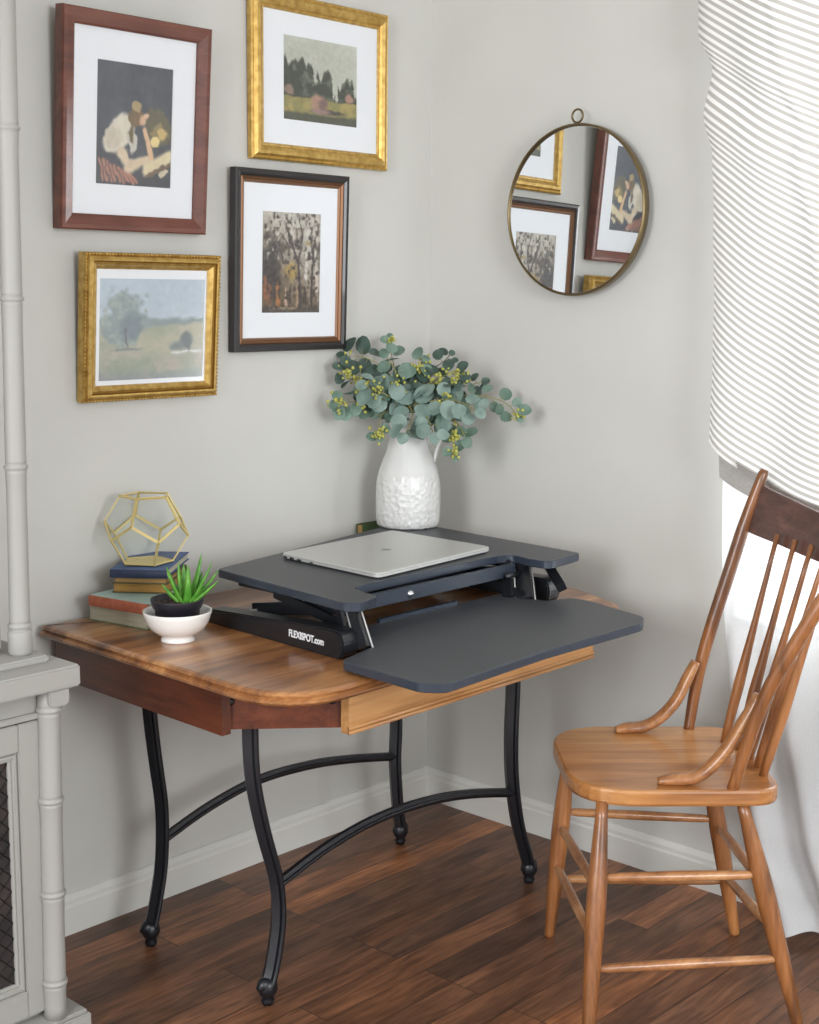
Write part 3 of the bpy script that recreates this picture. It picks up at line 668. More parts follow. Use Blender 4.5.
def sprig(label, pxs, leaves, berries, mi=0, ddep=(0, 0), lr=.0215, dark=False, leafd=1.0):
    """pxs: course of the stem; leaves: count; berries: list of fractions along the stem"""
    pts = []
    n = len(pxs)
    for i, (x, y) in enumerate(pxs):
        t = (i+1)/n; pts.append(atd(x, y, D0+ddep[0]*t+ddep[1]*t*t))
    base = vc+Vector((random.uniform(-.02, .02), random.uniform(-.02, .02), .10))
    P = smooth([base, mouth+Vector((random.uniform(-.018, .018), random.uniform(-.018, .018), 0))]+pts, 6)
    P = [Vector((min(p.x, -.006), min(p.y, -.006), p.z)) for p in P]
    root = thing('eucalyptus_sprig', label, 'eucalyptus sprig', mouth, 'eucalyptus sprigs in the pitcher')
    n = len(P); m = MB(); m.tube(P, [.0026*(1-.6*k/(n-1)) for k in range(n)], 6)
    lm = MB(); st = 9
    for i in range(leaves):
        t = (i+.6)/leaves; kf = st+t*(n-1-st); k = min(int(kf), n-2); p = P[k].lerp(P[k+1], kf-k); tan = (P[k+1]-P[k]).normalized()
        side = 1 if i % 2 else -1
        perp = tan.cross(view).normalized()*side+view*random.uniform(-.9, .9)+Vector((0, 0, random.uniform(-.4, .3)))
        perp.normalize(); r = lr*1.1*random.uniform(.75, 1.12)*(1-.25*t); L_ = r*1.1+.008
        c = p+perp*L_*leafd+tan*random.uniform(0, .012)
        c.x = min(c.x, -.03); c.y = min(c.y, -.03)
        nrm = (-view*1.0+Vector((random.uniform(-.8, .8), random.uniform(-.8, .8), random.uniform(-.2, .9))))
        m.tube([p, c-perp*r*.6], .0008, 5); leaf_mesh(lm, c, nrm, perp+tan*.3, r)
    if leaves: # tip leaf
        leaf_mesh(lm, P[-1]+(P[-1]-P[-2]).normalized()*.01, -view+Vector((random.uniform(-.6, .6), 0, .4)), (P[-1]-P[-2]), lr*.62)
    m.build('stem', M_stem_d if dark else M_stem, root)
    if leaves: lm.build('leaves', M_leafs[mi], root)
    if berries:
        bm_ = MB()
        for t, n_, spread in berries:
            kf = st+t*(n-1-st); k = min(int(kf), n-2); p = P[k].lerp(P[k+1], kf-k)
            for q in range(n_):
                c = p+Vector((random.gauss(0, spread), random.gauss(0, spread), random.gauss(0, spread*1.1)))-view*.012
                c.x = min(c.x, -.01); c.y = min(c.y, -.01); bm_.ball(c, random.uniform(.0034, .0052), 6, 4)
                if q % 3 == 0: bm_.tube([p, c], .0006, 4)
        bm_.build('seed_clusters', M_berry, root)
sprig('eucalyptus sprig arching furthest up and left over the black frame corner', [(398, 396), (388, 372), (366, 358), (346, 356)], 14, [(.95, 6, .008)], 1, (-.02, .0), .024, leafd=1.0)
sprig('eucalyptus sprig with seed clusters reaching left below the topmost left one', [(392, 402), (372, 392), (352, 376), (340, 368)], 11, [(.6, 26, .014), (.85, 20, .012)], 1, (-.04, -.05))
sprig('eucalyptus sprig drooping at the lowest left tip with yellow seeds', [(390, 406), (370, 402), (350, 402), (336, 404)], 12, [(.55, 26, .012), (.95, 22, .011)], 0, (-.05, -.08))
sprig('short eucalyptus sprig hanging over the left of the pitcher rim', [(395, 410), (384, 412), (379, 424), (380, 436)], 5, [(.95, 26, .009)], 0, (-.06, -.05), .016)
sprig('thin upright eucalyptus stalk topped by yellow green seeds', [(398, 385), (394, 366), (391, 352), (390, 340)], 4, [(.97, 18, .008), (.75, 6, .006)], 0, (.0, .02), .017)
sprig('upright eucalyptus sprig ending in one round leaf left of centre', [(400, 388), (394, 368), (386, 356)], 5, [(.3, 12, .012)], 0, (-.06, 0), .022)
sprig('eucalyptus sprig with pale seeds rising just right of centre', [(406, 390), (414, 376), (424, 362)], 6, [(.8, 30, .013)], 0, (-.02, .0), .021)
sprig('dark thin eucalyptus twig reaching up to the highest right leaves', [(412, 386), (428, 372), (443, 362), (450, 355)], 8, [], 1, (.02, .02), .016, dark=True)
sprig('eucalyptus sprig with bright seeds bending right at mid height', [(412, 394), (432, 382), (450, 374), (462, 378)], 11, [(.5, 20, .013), (.85, 34, .014)], 1, (-.03, -.04))
sprig('eucalyptus sprig stretching right to twin small dark leaves', [(416, 400), (442, 392), (466, 386), (482, 382)], 11, [(.55, 12, .01)], 1, (.0, .0), .018)
sprig('longest eucalyptus sprig reaching right with seeds at its tip', [(420, 402), (450, 396), (480, 396), (504, 402), (518, 416)], 16, [(.96, 18, .008)], 0, (-.04, -.04), .019)
sprig('pale eucalyptus sprig leaning right across the middle of the bunch', [(418, 404), (440, 400), (460, 402), (478, 412)], 12, [(.5, 14, .012)], 2, (-.09, -.07), .024)
sprig('eucalyptus sprig drooping right with a large leaf at its end', [(420, 408), (442, 410), (458, 424), (466, 440)], 9, [(.6, 12, .01)], 0, (-.07, -.05), .024)
sprig('eucalyptus sprig hanging low on the right with a chain of seeds', [(420, 410), (440, 414), (452, 430), (455, 454)], 5, [(.8, 26, .008), (.97, 20, .007)], 0, (-.08, -.05), .019)
sprig('eucalyptus sprig spilling over the front of the pitcher rim', [(408, 404), (412, 412), (410, 424), (404, 436)], 9, [], 2, (-.10, -.03), .026)
sprig('eucalyptus sprig spilling over the rim towards the handle', [(414, 404), (424, 412), (430, 424), (434, 436)], 8, [], 2, (-.10, -.04), .025)
sprig('short leafy eucalyptus sprig filling the centre of the bunch', [(404, 396), (408, 386), (404, 376)], 9, [(.5, 10, .012)], 1, (-.05, .05), .024)
sprig('eucalyptus sprig leaning left across the middle of the bunch', [(396, 400), (380, 392), (364, 386)], 9, [(.7, 18, .014)], 2, (-.09, -.03), .024)

# ------------------------------------------------------------------ pictures
def noise2(h, w_, cells, seed):
    r = np.random.RandomState(seed); g = r.rand(cells+2, cells+2)
    y = np.linspace(0, cells, h)[:, None]; x = np.linspace(0, cells, w_)[None, :]
    yi = y.astype(int); xi = x.astype(int); fy = y-yi; fx = x-xi; fy = fy*fy*(3-2*fy); fx = fx*fx*(3-2*fx)
    return (g[yi, xi]*(1-fy)*(1-fx)+g[yi+1, xi]*fy*(1-fx)+g[yi, xi+1]*(1-fy)*fx+g[yi+1, xi+1]*fy*fx)
def fbm(h, w_, cells, seed): return sum(noise2(h, w_, cells*2**k, seed+k)*.5**k for k in range(4))/1.875
class Paint:
    def __init__(s, h, w_, base):
        s.h, s.w = h, w_; s.a = np.ones((h, w_, 3))*np.array(base, float)
        s.Y = np.linspace(0, 1, h)[:, None]*np.ones((1, w_)); s.X = np.linspace(0, 1, w_)[None, :]*np.ones((h, 1)); s.k = 0; s.X = s.X+(fbm(h, w_, 16, 71)-.5)*.06; s.Y = s.Y+(fbm(h, w_, 16, 83)-.5)*.045
    def mix(s, mask, col):
        mask = np.clip(mask, 0, 1)[..., None]; s.a = s.a*(1-mask)+np.array(col, float)*mask
    def ell(s, cx, cy, rx, ry, col, rot=0, soft=.15, op=1, rough=.0):
        s.k += 1; dx, dy = s.X-cx, s.Y-cy; c, q = math.cos(rot), math.sin(rot)
        u = (dx*c+dy*q)/rx; v = (-dx*q+dy*c)/ry; d = np.sqrt(u*u+v*v)
        if rough: d = d+(fbm(s.h, s.w, 9, 40+s.k)-.5)*rough
        s.mix((1-d)/soft*op if op < 1 else (1-d)/soft, col)
    def stroke(s, x0, y0, x1, y1, wd, col, op=1, wd1=None):
        dx, dy = x1-x0, y1-y0; L2 = dx*dx+dy*dy; t = np.clip(((s.X-x0)*dx+(s.Y-y0)*dy)/L2, 0, 1)
        d = np.hypot(s.X-x0-t*dx, s.Y-y0-t*dy); wv = wd+(0 if wd1 is None else (wd1-wd))*t
        s.mix((1.3-d/wv)*1.5*op, col)
    def grain(s, amt, cells=30, seed=9):
        s.a = s.a+(fbm(s.h, s.w, cells, seed)-.5)[..., None]*amt; s.a = np.clip(s.a, 0, 255)
def paint_figure():
    p = Paint(150, 96, (80, 84, 92)); p.a += (fbm(150, 96, 4, 1)-.5)[..., None]*34  # dark ground lifted: the reflection on the glass is painted in
    p.mix((p.Y-.5)*.8, (58, 54, 58))
    for i in range(9): p.stroke(.04+i*.05, .80+.012*i, .10+i*.055, .97, .018, (182, 128, 108), .7)
    p.ell(.82, .50, .20, .17, (104, 98, 76), rough=.8); p.ell(.84, .54, .12, .11, (150, 134, 92), rough=1.2); p.ell(.86, .55, .08, .06, (206, 180, 116), rough=1.2); p.ell(.78, .62, .06, .04, (236, 214, 150), rough=.5)
    p.ell(.30, .57, .26, .14, (224, 216, 198), rot=-.55, soft=.2, rough=.3); p.ell(.22, .62, .12, .11, (208, 198, 180), soft=.4, rough=.3)
    p.ell(.47, .62, .07, .13, (206, 202, 190), rot=-.1, rough=.4)
    p.stroke(.34, .74, .44, .84, .055, (222, 204, 176)); p.stroke(.42, .84, .72, .77, .042, (220, 200, 170)); p.stroke(.64, .54, .74, .75, .034, (226, 190, 150))
    p.ell(.52, .43, .12, .085, (124, 98, 68), rough=.5); p.ell(.52, .34, .075, .05, (176, 154, 112), rough=.5); p.ell(.61, .45, .065, .06, (218, 180, 148), soft=.5); p.ell(.66, .41, .05, .03, (224, 188, 156), soft=.5)
    p.stroke(.46, .40, .47, .62, .03, (112, 94, 62), .8)
    p.stroke(.66, .86, 1.02, .72, .05, (226, 212, 174)); p.stroke(.68, .91, 1.0, .80, .018, (120, 100, 78)); p.ell(.90, .88, .08, .03, (208, 196, 168), rot=-.3)
    p.grain(20); return p.a
def paint_haystack():
    p = Paint(104, 100, (196, 198, 186)); p.a += (fbm(104, 100, 5, 3)-.5)[..., None]*26
    ys = .26+.14*noise2(2, 100, 16, 12)[0][None, :]+.10*noise2(2, 100, 30, 13)[0][None, :]
    band = np.where((p.X < .40), ys-.12, np.where(p.X < .70, ys+.02, np.where(p.X < .97, ys+.08, .62)))
    band = band+np.where(np.abs(p.X-.42) < .03, .15, 0)+np.where(np.abs(p.X-.70) < .035, .22, 0)
    p.mix((p.Y-band)*22, (70, 76, 66)); p.mix((fbm(104, 100, 14, 5)-.55)*5*(p.Y > band)*(p.Y < .7), (112, 116, 104))
    p.ell(.08, .64, .08, .08, (150, 130, 118), soft=.4); p.ell(.90, .66, .07, .07, (176, 138, 124), soft=.4)
    p.mix((p.Y-.70-.01*np.sin(p.X*9))*40, (148, 142, 92)); p.mix((fbm(104, 100, 10, 8)-.45)*3*(p.Y > .72), (186, 166, 104))
    p.mix((p.Y-.88)*26, (88, 90, 76)); p.ell(.60, .86, .30, .035, (84, 80, 74), soft=.5)
    p.ell(.47, .76, .13, .13, (176, 140, 122), soft=.3, rough=.3); p.ell(.54, .77, .08, .12, (126, 104, 100), soft=.5, rough=.3); p.ell(.50, .86, .16, .035, (156, 130, 124), soft=.5)
    p.grain(22); return p.a
def paint_trees():
    p = Paint(150, 86, (190, 184, 172)); p.a += (fbm(150, 86, 10, 3)-.5)[..., None]*60
    p.mix((p.Y-.25+(.6-p.X)*.5)*1.3, (104, 84, 62)); p.mix((fbm(150, 86, 12, 6)-.48)*4*(p.Y > .15), (92, 78, 62))
    p.ell(.15, .55, .22, .35, (60, 54, 52), rough=.8, soft=.5); p.ell(.5, .58, .13, .12, (170, 142, 74), rough=.9, soft=.6); p.ell(.80, .30, .1, .04, (158, 138, 84), rough=.8, soft=.6)
    for i, (x, y0, c) in enumerate(((.06, .65, (150, 92, 62)), (.13, .72, (132, 84, 60)), (.28, .72, (172, 112, 62)), (.42, .78, (190, 160, 140)), (.62, .74, (176, 148, 118)), (.95, .55, (208, 196, 184)), (.76, .42, (214, 210, 200)))):
        p.stroke(x, y0, x, y0+.22, .028, c, .8)
    for a in ((.66, .92, .62, .5, .03), (.62, .5, .40, .12, .018), (.62, .5, .70, .2, .018), (.70, .2, .58, .02, .010), (.86, .95, .88, .35, .026), (.88, .35, .98, .1, .014), (.86, .4, .80, .08, .010), (.50, .35, .30, .2, .010), (.22, .9, .22, .3, .02), (.35, .5, .25, .22, .012), (.48, .9, .50, .7, .014), (.75, .9, .74, .74, .03)):
        p.stroke(*a[:4], a[4], (62, 52, 50), .9, a[4]*.6)
    p.mix((p.Y-.92)*30, (84, 76, 68)); p.stroke(.2, .955, .6, .955, .010, (140, 122, 98)); p.mix((fbm(150, 86, 22, 31)-.60)*4*(p.Y < .5), (206, 198, 184)); p.mix((fbm(150, 86, 20, 35)-.56)*6, (70, 58, 50)); p.grain(60, 40); return p.a
def paint_meadow():
    p = Paint(110, 120, (176, 196, 214)); p.a += (fbm(110, 120, 4, 3)-.5)[..., None]*22; p.mix((.45-np.abs(p.Y-.30))*.8, (196, 206, 214))
    p.mix((p.Y-.35-.05*fbm(110, 120, 10, 4))*30*(p.Y < .5), (122, 138, 140)); p.mix((p.Y-.44-.03*np.sin(p.X*4))*30, (176, 172, 146))
    p.mix((fbm(110, 120, 6, 5)-.45)*3*(p.Y > .46), (148, 156, 130)); p.mix((p.Y-.66)*3, (132, 146, 130)); p.mix((.5-fbm(110, 120, 7, 15))*5*(p.Y > .68), (172, 164, 148))
    p.ell(.24, .40, .23, .28, (124, 142, 144), rough=1.3, soft=.3); p.mix((fbm(110, 120, 16, 25)-.5)*5*(np.hypot((p.X-.24)/.23, (p.Y-.40)/.28) < 1), (150, 164, 158)); p.ell(.30, .46, .13, .17, (100, 118, 126), rough=1.3, soft=.6); p.stroke(.25, .5, .26, .70, .010, (84, 84, 88)); p.ell(.26, .70, .18, .02, (112, 122, 118), soft=.6)
    p.ell(.84, .62, .08, .11, (80, 90, 94), rough=.8, soft=.4); p.ell(.72, .67, .09, .06, (104, 116, 114), rough=.9, soft=.5); p.stroke(.70, .735, 1.0, .73, .012, (212, 214, 210)); p.stroke(.86, .7, .86, .74, .008, (76, 76, 78))
    p.mix((p.Y-.90)*8, (126, 132, 140)); p.grain(20); return p.a*.78+50  # colours washed pale: window glare on the glass mixed into the print
def paint_mat(name):
    m = mat(name, (128, 128, 128), .75); at_ = m.node_tree.nodes.new('ShaderNodeAttribute'); at_.attribute_name = 'paint'
    m.node_tree.links.new(at_.outputs['Color'], m.node_tree.nodes['Principled BSDF'].inputs['Base Color']); return m
M_paint = paint_mat('printed_paper')
def picture(label, corners, t, b_, yoff, lean, mouldings, prn, paint, mcol, inner=None, group='framed pictures on the left wall'):
    """corners: px of the outer frame TL TR BL BR; t thickness; b_ moulding width"""
    ys = -.004-t
    # on the left the outermost edge seen is the back of the frame, on the right the front
    bl, br = at(*corners[2], 1, -.006), at(*corners[3], 1, ys); tl, tr = at(*corners[0], 1, -.006-lean), at(*corners[1], 1, ys-lean)
    bl.z = at(*corners[2], 1, ys).z; tl.z = at(*corners[0], 1, ys-lean).z
    W = ((br.x-bl.x)+(tr.x-tl.x))/2; zb = (bl.z+br.z)/2; Hh = math.hypot((tl.z+tr.z)/2-zb, lean)
    cx = (bl.x+br.x+tl.x+tr.x)/4
    root = thing('framed_picture', label, 'picture', (cx, -.003, zb), group, (math.asin(lean/Hh), 0, 0))
    m = MB(); vs = []; fs = []; n = len(mouldings)
    for d, h_ in mouldings:       # (inset from the outer edge, height above the back)
        for x, z in ((-W/2+d, d), (W/2-d, d), (W/2-d, Hh-d), (-W/2+d, Hh-d)): vs.append((x, -h_, z))
    for k in range(n):
        for i in range(4): j = (i+1) % 4; q = (k+1) % n; fs.append((k*4+i, k*4+j, q*4+j, q*4+i))
    m.add(vs, fs); fr_ = m.build('frame', mcol, root, local=True)
    if inner:
        m = MB(); vs = []; fs = []; pr = inner[0]; n = len(pr)
        for d, h_ in pr:
            for x, z in ((-W/2+d, d), (W/2-d, d), (W/2-d, Hh-d), (-W/2+d, Hh-d)): vs.append((x, -h_, z))
        for k in range(n):
            for i in range(4): j = (i+1) % 4; q = (k+1) % n; fs.append((k*4+i, k*4+j, q*4+j, q*4+i))
        m.add(vs, fs); m.build('inner_lip', inner[1], root, local=True)
    f0, f1, g0, g1 = prn           # print, as fractions of the outer frame (left, right, top, bottom)
    px0, px1, pz0, pz1 = -W/2+f0*W, -W/2+f1*W, Hh-g1*Hh, Hh-g0*Hh; b2 = b_*.8; dp = t*.45
    m = MB()                       # window mount round the print
    m.box(-W/2+b2, W/2-b2, -dp-.001, -dp+.001, b2, pz0).box(-W/2+b2, W/2-b2, -dp-.001, -dp+.001, pz1, Hh-b2).box(-W/2+b2, px0, -dp-.001, -dp+.001, pz0, pz1).box(px1, W/2-b2, -dp-.001, -dp+.001, pz0, pz1)
    m.build('mount', M_mat, root, local=True)
    A = paint; h_, w_ = A.shape[:2]
    vs = [(px0+(px1-px0)*i/(w_-1), -dp+.0008, pz1+(pz0-pz1)*j/(h_-1)) for j in range(h_) for i in range(w_)]
    fs = [(j*w_+i, (j+1)*w_+i, (j+1)*w_+i+1, j*w_+i+1) for j in range(h_-1) for i in range(w_-1)]
    m = MB(); m.add(vs, fs); o = m.build('print', M_paint, root, local=True)
    a = o.data.color_attributes.new('paint', 'FLOAT_COLOR', 'POINT'); c = A.reshape(-1, 3)/255
    c = np.where(c <= .04045, c/12.92, ((c+.055)/1.055)**2.4); a.data.foreach_set('color', np.concatenate([c, np.ones((len(c), 1))], 1).astype(np.float32).ravel())
    MB().box(-W/2+.004, W/2-.004, -.004, 0, .004, Hh-.004).build('backing', mat('backing_board', (120, 100, 76), .8), root, local=True)
    gy = -dp-.004; m = MB(); m.add([(-W/2+b2, gy, b2), (W/2-b2, gy, b2), (W/2-b2, gy, Hh-b2), (-W/2+b2, gy, Hh-b2)], [(0, 1, 2, 3)]); m.build('glass', M_picglass, root, local=True)
    return root
picture('red-brown wooden framed print of a reading figure, upper left', ((56, 0), (212, 28.5), (54, 227), (208, 234)), .03, .035, 0, .036,
        [(0, 0), (0, .027), (.003, .030), (.012, .030), (.031, .024), (.035, .021), (.035, .010), (.030, .008)], (.245, .755, .215, .782), paint_figure(), M_walnut)
picture('wide gold framed print of a haystack and trees beside the corner', ((247, -13), (391, 12), (249, 158), (391, 170)), .026, .042, 0, .003,
        [(0, 0), (0, .014), (.004, .018), (.008, .016), (.014, .024), (.022, .026), (.030, .022), (.034, .016), (.038, .017), (.042, .013), (.042, .008), (.036, .006)], (.225, .762, .238, .742), paint_haystack(), M_gold)
picture('narrow black framed print of autumn trees', ((231, 164), (350, 177.5), (229, 352), (348, 349)), .026, .034, 0, .015,
        [(0, 0), (0, .022), (.003, .025), (.012, .026), (.018, .022), (.020, .018), (.020, .008)], (.25, .765, .225, .785), paint_trees(), M_black_frame,
        inner=([(.019, .008), (.019, .020), (.022, .022), (.026, .017), (.030, .018), (.034, .013), (.034, .006)], M_copper))
picture('small gold framed print of a meadow with a round tree, lowest left', ((80, 248.5), (223, 257), (77, 403), (221, 395)), .034, .037, 0, .025,
        [(0, 0), (0, .020), (.003, .024), (.006, .022), (.009, .030), (.014, .034), (.018, .033), (.0195, .026), (.021, .025), (.026, .029), (.030, .024), (.033, .022), (.037, .018), (.037, .010), (.032, .008)], (.12, .895, .172, .86), paint_meadow(), M_gold,
        inner=([(.0175, .024), (.018, .0332), (.0195, .0268), (.021, .0258), (.022, .024)], M_gold_dark))
for o_ in list(bpy.data.objects):
    if o_.get('label', '').startswith('small gold framed'):
        fr_ = [c for c in o_.children if c.name.startswith('frame')][0]
        # beaded outer rim
        m = MB(); xs = [v.co.x for v in fr_.data.vertices]; zs = [v.co.z for v in fr_.data.vertices]; x0, x1, z0, z1 = min(xs), max(xs), min(zs), max(zs)
        nb = 44
        for i in range(nb):
            x = x0+.003+(x1-x0-.006)*i/(nb-1)
            for z in (z0+.003, z1-.003): m.ball((x, -.024, z), .0034, 6, 4)
        for i in range(1, 37):
            z = z0+.003+(z1-z0-.006)*i/37
            for x in (x0+.003, x1-.003): m.ball((x, -.024, z), .0034, 6, 4)
        m.build('beading', M_gold, o_, local=True)

# ------------------------------------------------------------------ round mirror
MXP = -.0486
c0 = (at(501.5, 210, 0, MXP)+at(642.5, 210, 0, MXP)+at(579, 124.5, 0, MXP)+at(579, 295.5, 0, MXP))/4
Rm = .2175
mir = thing('round_mirror', 'round wall mirror with thin brass rim and hanging ring', 'mirror', (0, c0.y, c0.z-Rm), rot=(0, -.017*0-.0, 0))
def ringpts(r, x, n=64): return [Vector((x, c0.y+r*math.cos(2*PI*i/n), c0.z+r*math.sin(2*PI*i/n))) for i in range(n)]
m = MB(); n = 64
prof = [(Rm, -.032), (Rm, MXP-.003), (Rm-.003, MXP-.006), (Rm-.0055, MXP-.005), (Rm-.006, MXP+.002), (Rm-.006, -.032)]
vs = []; fs = []
for r, x in prof: vs += ringpts(r, x)
for k in range(len(prof)):
    for i in range(n): q = (k+1) % len(prof); fs.append((k*n+i, k*n+(i+1) % n, q*n+(i+1) % n, q*n+i))
m.add(vs, fs, True); m.build('rim', M_antique, mir)
m = MB(); A_ = ringpts(Rm-.007, MXP); m.add(A_, [tuple(range(n))]); gl_ = m.build('mirror_glass', M_mirror, mir)
tl_ = math.radians(.95)   # the glass leans a little in its rim, as its reflections show
gl_.data.transform(Matrix.Translation((MXP, 0, Rm)) @ Matrix.Rotation(tl_, 4, 'Y') @ Matrix.Translation((-MXP, 0, -Rm)))
gl_.data.transform(Matrix.Translation((-.006, 0, 0)) if False else Matrix.Identity(4))
m = MB(); m.tube([(0, c0.y, c0.z)]+[(-.030, c0.y, c0.z)], .19, 24); m.build('back_board', M_blk, mir)
m = MB(); hr = .0165; hc = Vector((-.043, c0.y, c0.z+Rm+hr+.002)); vs = []; fs = []; a_n, b_n = 28, 8
for i in range(a_n):
    a = 2*PI*i/a_n; o_ = hc+Vector((0, math.cos(a), math.sin(a)))*hr; rad = Vector((0, math.cos(a), math.sin(a)))
    for j in range(b_n): q = 2*PI*j/b_n; vs.append(o_+rad*math.cos(q)*.0028+Vector((1, 0, 0))*math.sin(q)*.0028)
for i in range(a_n):
    for j in range(b_n): fs.append((i*b_n+j, ((i+1) % a_n)*b_n+j, ((i+1) % a_n)*b_n+(j+1) % b_n, i*b_n+(j+1) % b_n))
m.add(vs, fs, True); m.build('hanging_ring', M_antique, mir)

# ------------------------------------------------------------------ the hutch at the left edge
XR, YF, ZS0, ZS1 = -1.54, -.487, .757, .800
XL = -2.45
hut = thing('hutch_cabinet', 'tall grey painted hutch with bamboo-turned corner posts at the left edge', 'cabinet', (-1.95, -.25, 0))
bx0 = -1.615
bb = MB(); bb.box(XL+.05, bx0, -.425, -.02, .08, ZS0).build('lower_body', M_hutch, hut)
MB().box(XL, XR+.003, YF+.004, -.012, 0, .078).build('plinth', M_hutch, hut, bevel=.003)
MB().box(XL+.004, XR-.002, YF+.010, -.014, .078, .086).build('plinth_moulding', M_hutch, hut, bevel=.003)
MB().box(XL, XR, YF, -.012, ZS0, ZS1).build('worktop', M_hutch, hut, bevel=.004)
MB().box(XL+.03, -1.572, -.43, -.012, ZS1, ZS1+.014).build('step_moulding', M_hutch, hut, bevel=.004)
def bamboo(px_, py_, z0, z1, rings, r, block=None, lean=0):
    prof = [(r*1.0, z0)]; 
    for z in sorted(rings): prof += [(r*.93, z-.05), (r*.97, z-.012), (r*1.0, z-.008), (r*.90, z-.006), (r*1.10, z-.003), (r*1.12, z), (r*1.10, z+.003), (r*.90, z+.006), (r*1.0, z+.008), (r*.97, z+.012)]
    prof.append((r, z1)); prof = [p for p in prof if z0 <= p[1] <= z1]; prof.sort(key=lambda p: p[1])
    m = MB(); m.lathe((px_, py_, 0), prof, 28, close=True)
    if block:
        for (a, b_, rr_) in block: m.lathe((px_, py_, 0), [(rr_*.86, a), (rr_, a+.006), (rr_, b_-.006), (rr_*.92, b_)], 28, close=True)
    m.v = [(v[0]+lean*(v[2]-z0)/(z1-z0), v[1], v[2]) for v in m.v]
    m.build('post', M_hutch, hut)
ppx, ppy = at(53, 940, 1, -.455).x, -.455
zq = lambda y, py=-.48: at(51, y, 1, py).z
bamboo(ppx, ppy, .086, ZS0, [zq(713), zq(805), zq(900), zq(990)], .0225, lean=.010)
ppx += .017
# square cap block of the lower post, its lower corners rounded
cbk = rounded([(ppx-.0225, zq(709)), (ppx+.0225, zq(709)), (ppx+.0225, ZS0), (ppx-.0225, ZS0)], [.014, .014, 0, 0], 5)
vs = [(x, ppy-.026, z) for x, z in cbk]+[(x, ppy+.026, z) for x, z in cbk]; n = len(cbk)
m = MB(); m.add(vs, [tuple(range(n)), tuple(reversed(range(n, 2*n)))]+[(i, (i+1) % n, n+(i+1) % n, n+i) for i in range(n)]); m.build('post_block', M_hutch, hut, bevel=.002)
# face of the lower body: top rail with mouldings, door with glass behind wire
yb = -.425
xs_r = at(42, 850, 1, yb-.02).x
m = MB(); m.box(XL+.06, xs_r+.012, yb-.014, yb, ZS0-.055, ZS0-.012).box(XL+.06, xs_r+.012, yb-.024, yb, ZS0-.058, ZS0-.046).box(XL+.06, xs_r+.012, yb-.020, yb, ZS0-.012, ZS0)
m.build('top_rail', M_hutch, hut, bevel=.002)
dz0, dz1 = .10, ZS0-.062
dx1 = xs_r+.006; dx0 = dx1-.50; sw = at(42, 850, 1, yb-.02).x-at(19.5, 850, 1, yb-.02).x
door = MB(); door.box(dx0, dx0+sw, yb-.02, yb-.001, dz0, dz1).box(dx1-sw, dx1, yb-.02, yb-.001, dz0, dz1).box(dx0+sw, dx1-sw, yb-.02, yb-.001, dz0, dz0+sw*1.1).box(dx0+sw, dx1-sw, yb-.02, yb-.001, dz1-sw*1.1, dz1)
dr = door.build('door', M_hutch, hut, bevel=.002)
def ringm(x0, x1, z0, z1, prof):
    vs = []; fs = []; n = len(prof)
    for d, y in prof:
        for x, z in ((x0+d, z0+d), (x1-d, z0+d), (x1-d, z1-d), (x0+d, z1-d)): vs.append((x, y, z))
    for k in range(n):
        for i in range(4): q = (k+1) % n; fs.append((k*4+i, k*4+(i+1) % 4, q*4+(i+1) % 4, q*4+i))
    return MB().add(vs, fs)
a, b_, c, d = dx0+sw, dx1-sw, dz0+sw*1.1, dz1-sw*1.1
ringm(a, b_, c, d, [(0, yb-.012), (.003, yb-.012), (.005, yb-.017), (.009, yb-.017), (.011, yb-.011), (.015, yb-.013), (.018, yb-.008), (.018, yb-.001), (0, yb-.001)]).build('door_moulding', M_hutch, dr)
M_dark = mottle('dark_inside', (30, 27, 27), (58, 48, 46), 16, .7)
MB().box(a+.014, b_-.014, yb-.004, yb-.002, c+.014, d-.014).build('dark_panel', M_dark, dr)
m = MB(); M_wire = mat('dark_wire', (58, 56, 56), .4, .6)
sp_ = .032; x = a-1.2
while x < b_+1.2:
    for sg in (1, -1):
        p, q = Vector((x, yb-.006, c)), Vector((x+sg*(d-c), yb-.006, d))
        # clip to the opening
        ts = [0, 1]
        for lim in (a+.016, b_-.016):
            if abs(q.x-p.x) > 1e-6: ts.append((lim-p.x)/(q.x-p.x))
        lo_t, hi_t = 0, 1
        for t0 in sorted(ts[2:]):
            pass
        tA, tB = sorted(ts[2:]); lo_t, hi_t = max(0, tA), min(1, tB)
        if hi_t > lo_t+.02: m.tube([p.lerp(q, lo_t), p.lerp(q, hi_t)], .0009, 4)
    x += sp_
m.build('wire_lattice', M_wire, dr)
# upper section
ux_ = at(18, 640, 1, -.385).x
M_pale = mat('pale_glass_edge', (196, 212, 208), .15, coat=.5)
MB().box(XL+.06, ux_-.028, -.36, -.02, ZS1+.014, 2.5).build('upper_body', M_hutch, hut)
MB().box(ux_-.10, ux_-.032, -.378, -.36, ZS1+.03, 2.46).build('upper_stile', M_hutch, hut, bevel=.002)
up = MB(); up.box(ux_-.5, ux_-.10, -.366, -.361, ZS1+.05, 2.44).build('upper_door_glass', M_pale, hut)
zu = lambda y: at(20, y, 1, -.405).z
ub = at(20, 641, 1, -.385)
bamboo(ub.x, -.385, ZS1+.014, 2.5, [zu(128), zu(299), zu(468), zu(628)], .0205, block=[(ZS1+.014, zu(632), .0235)], lean=.024)

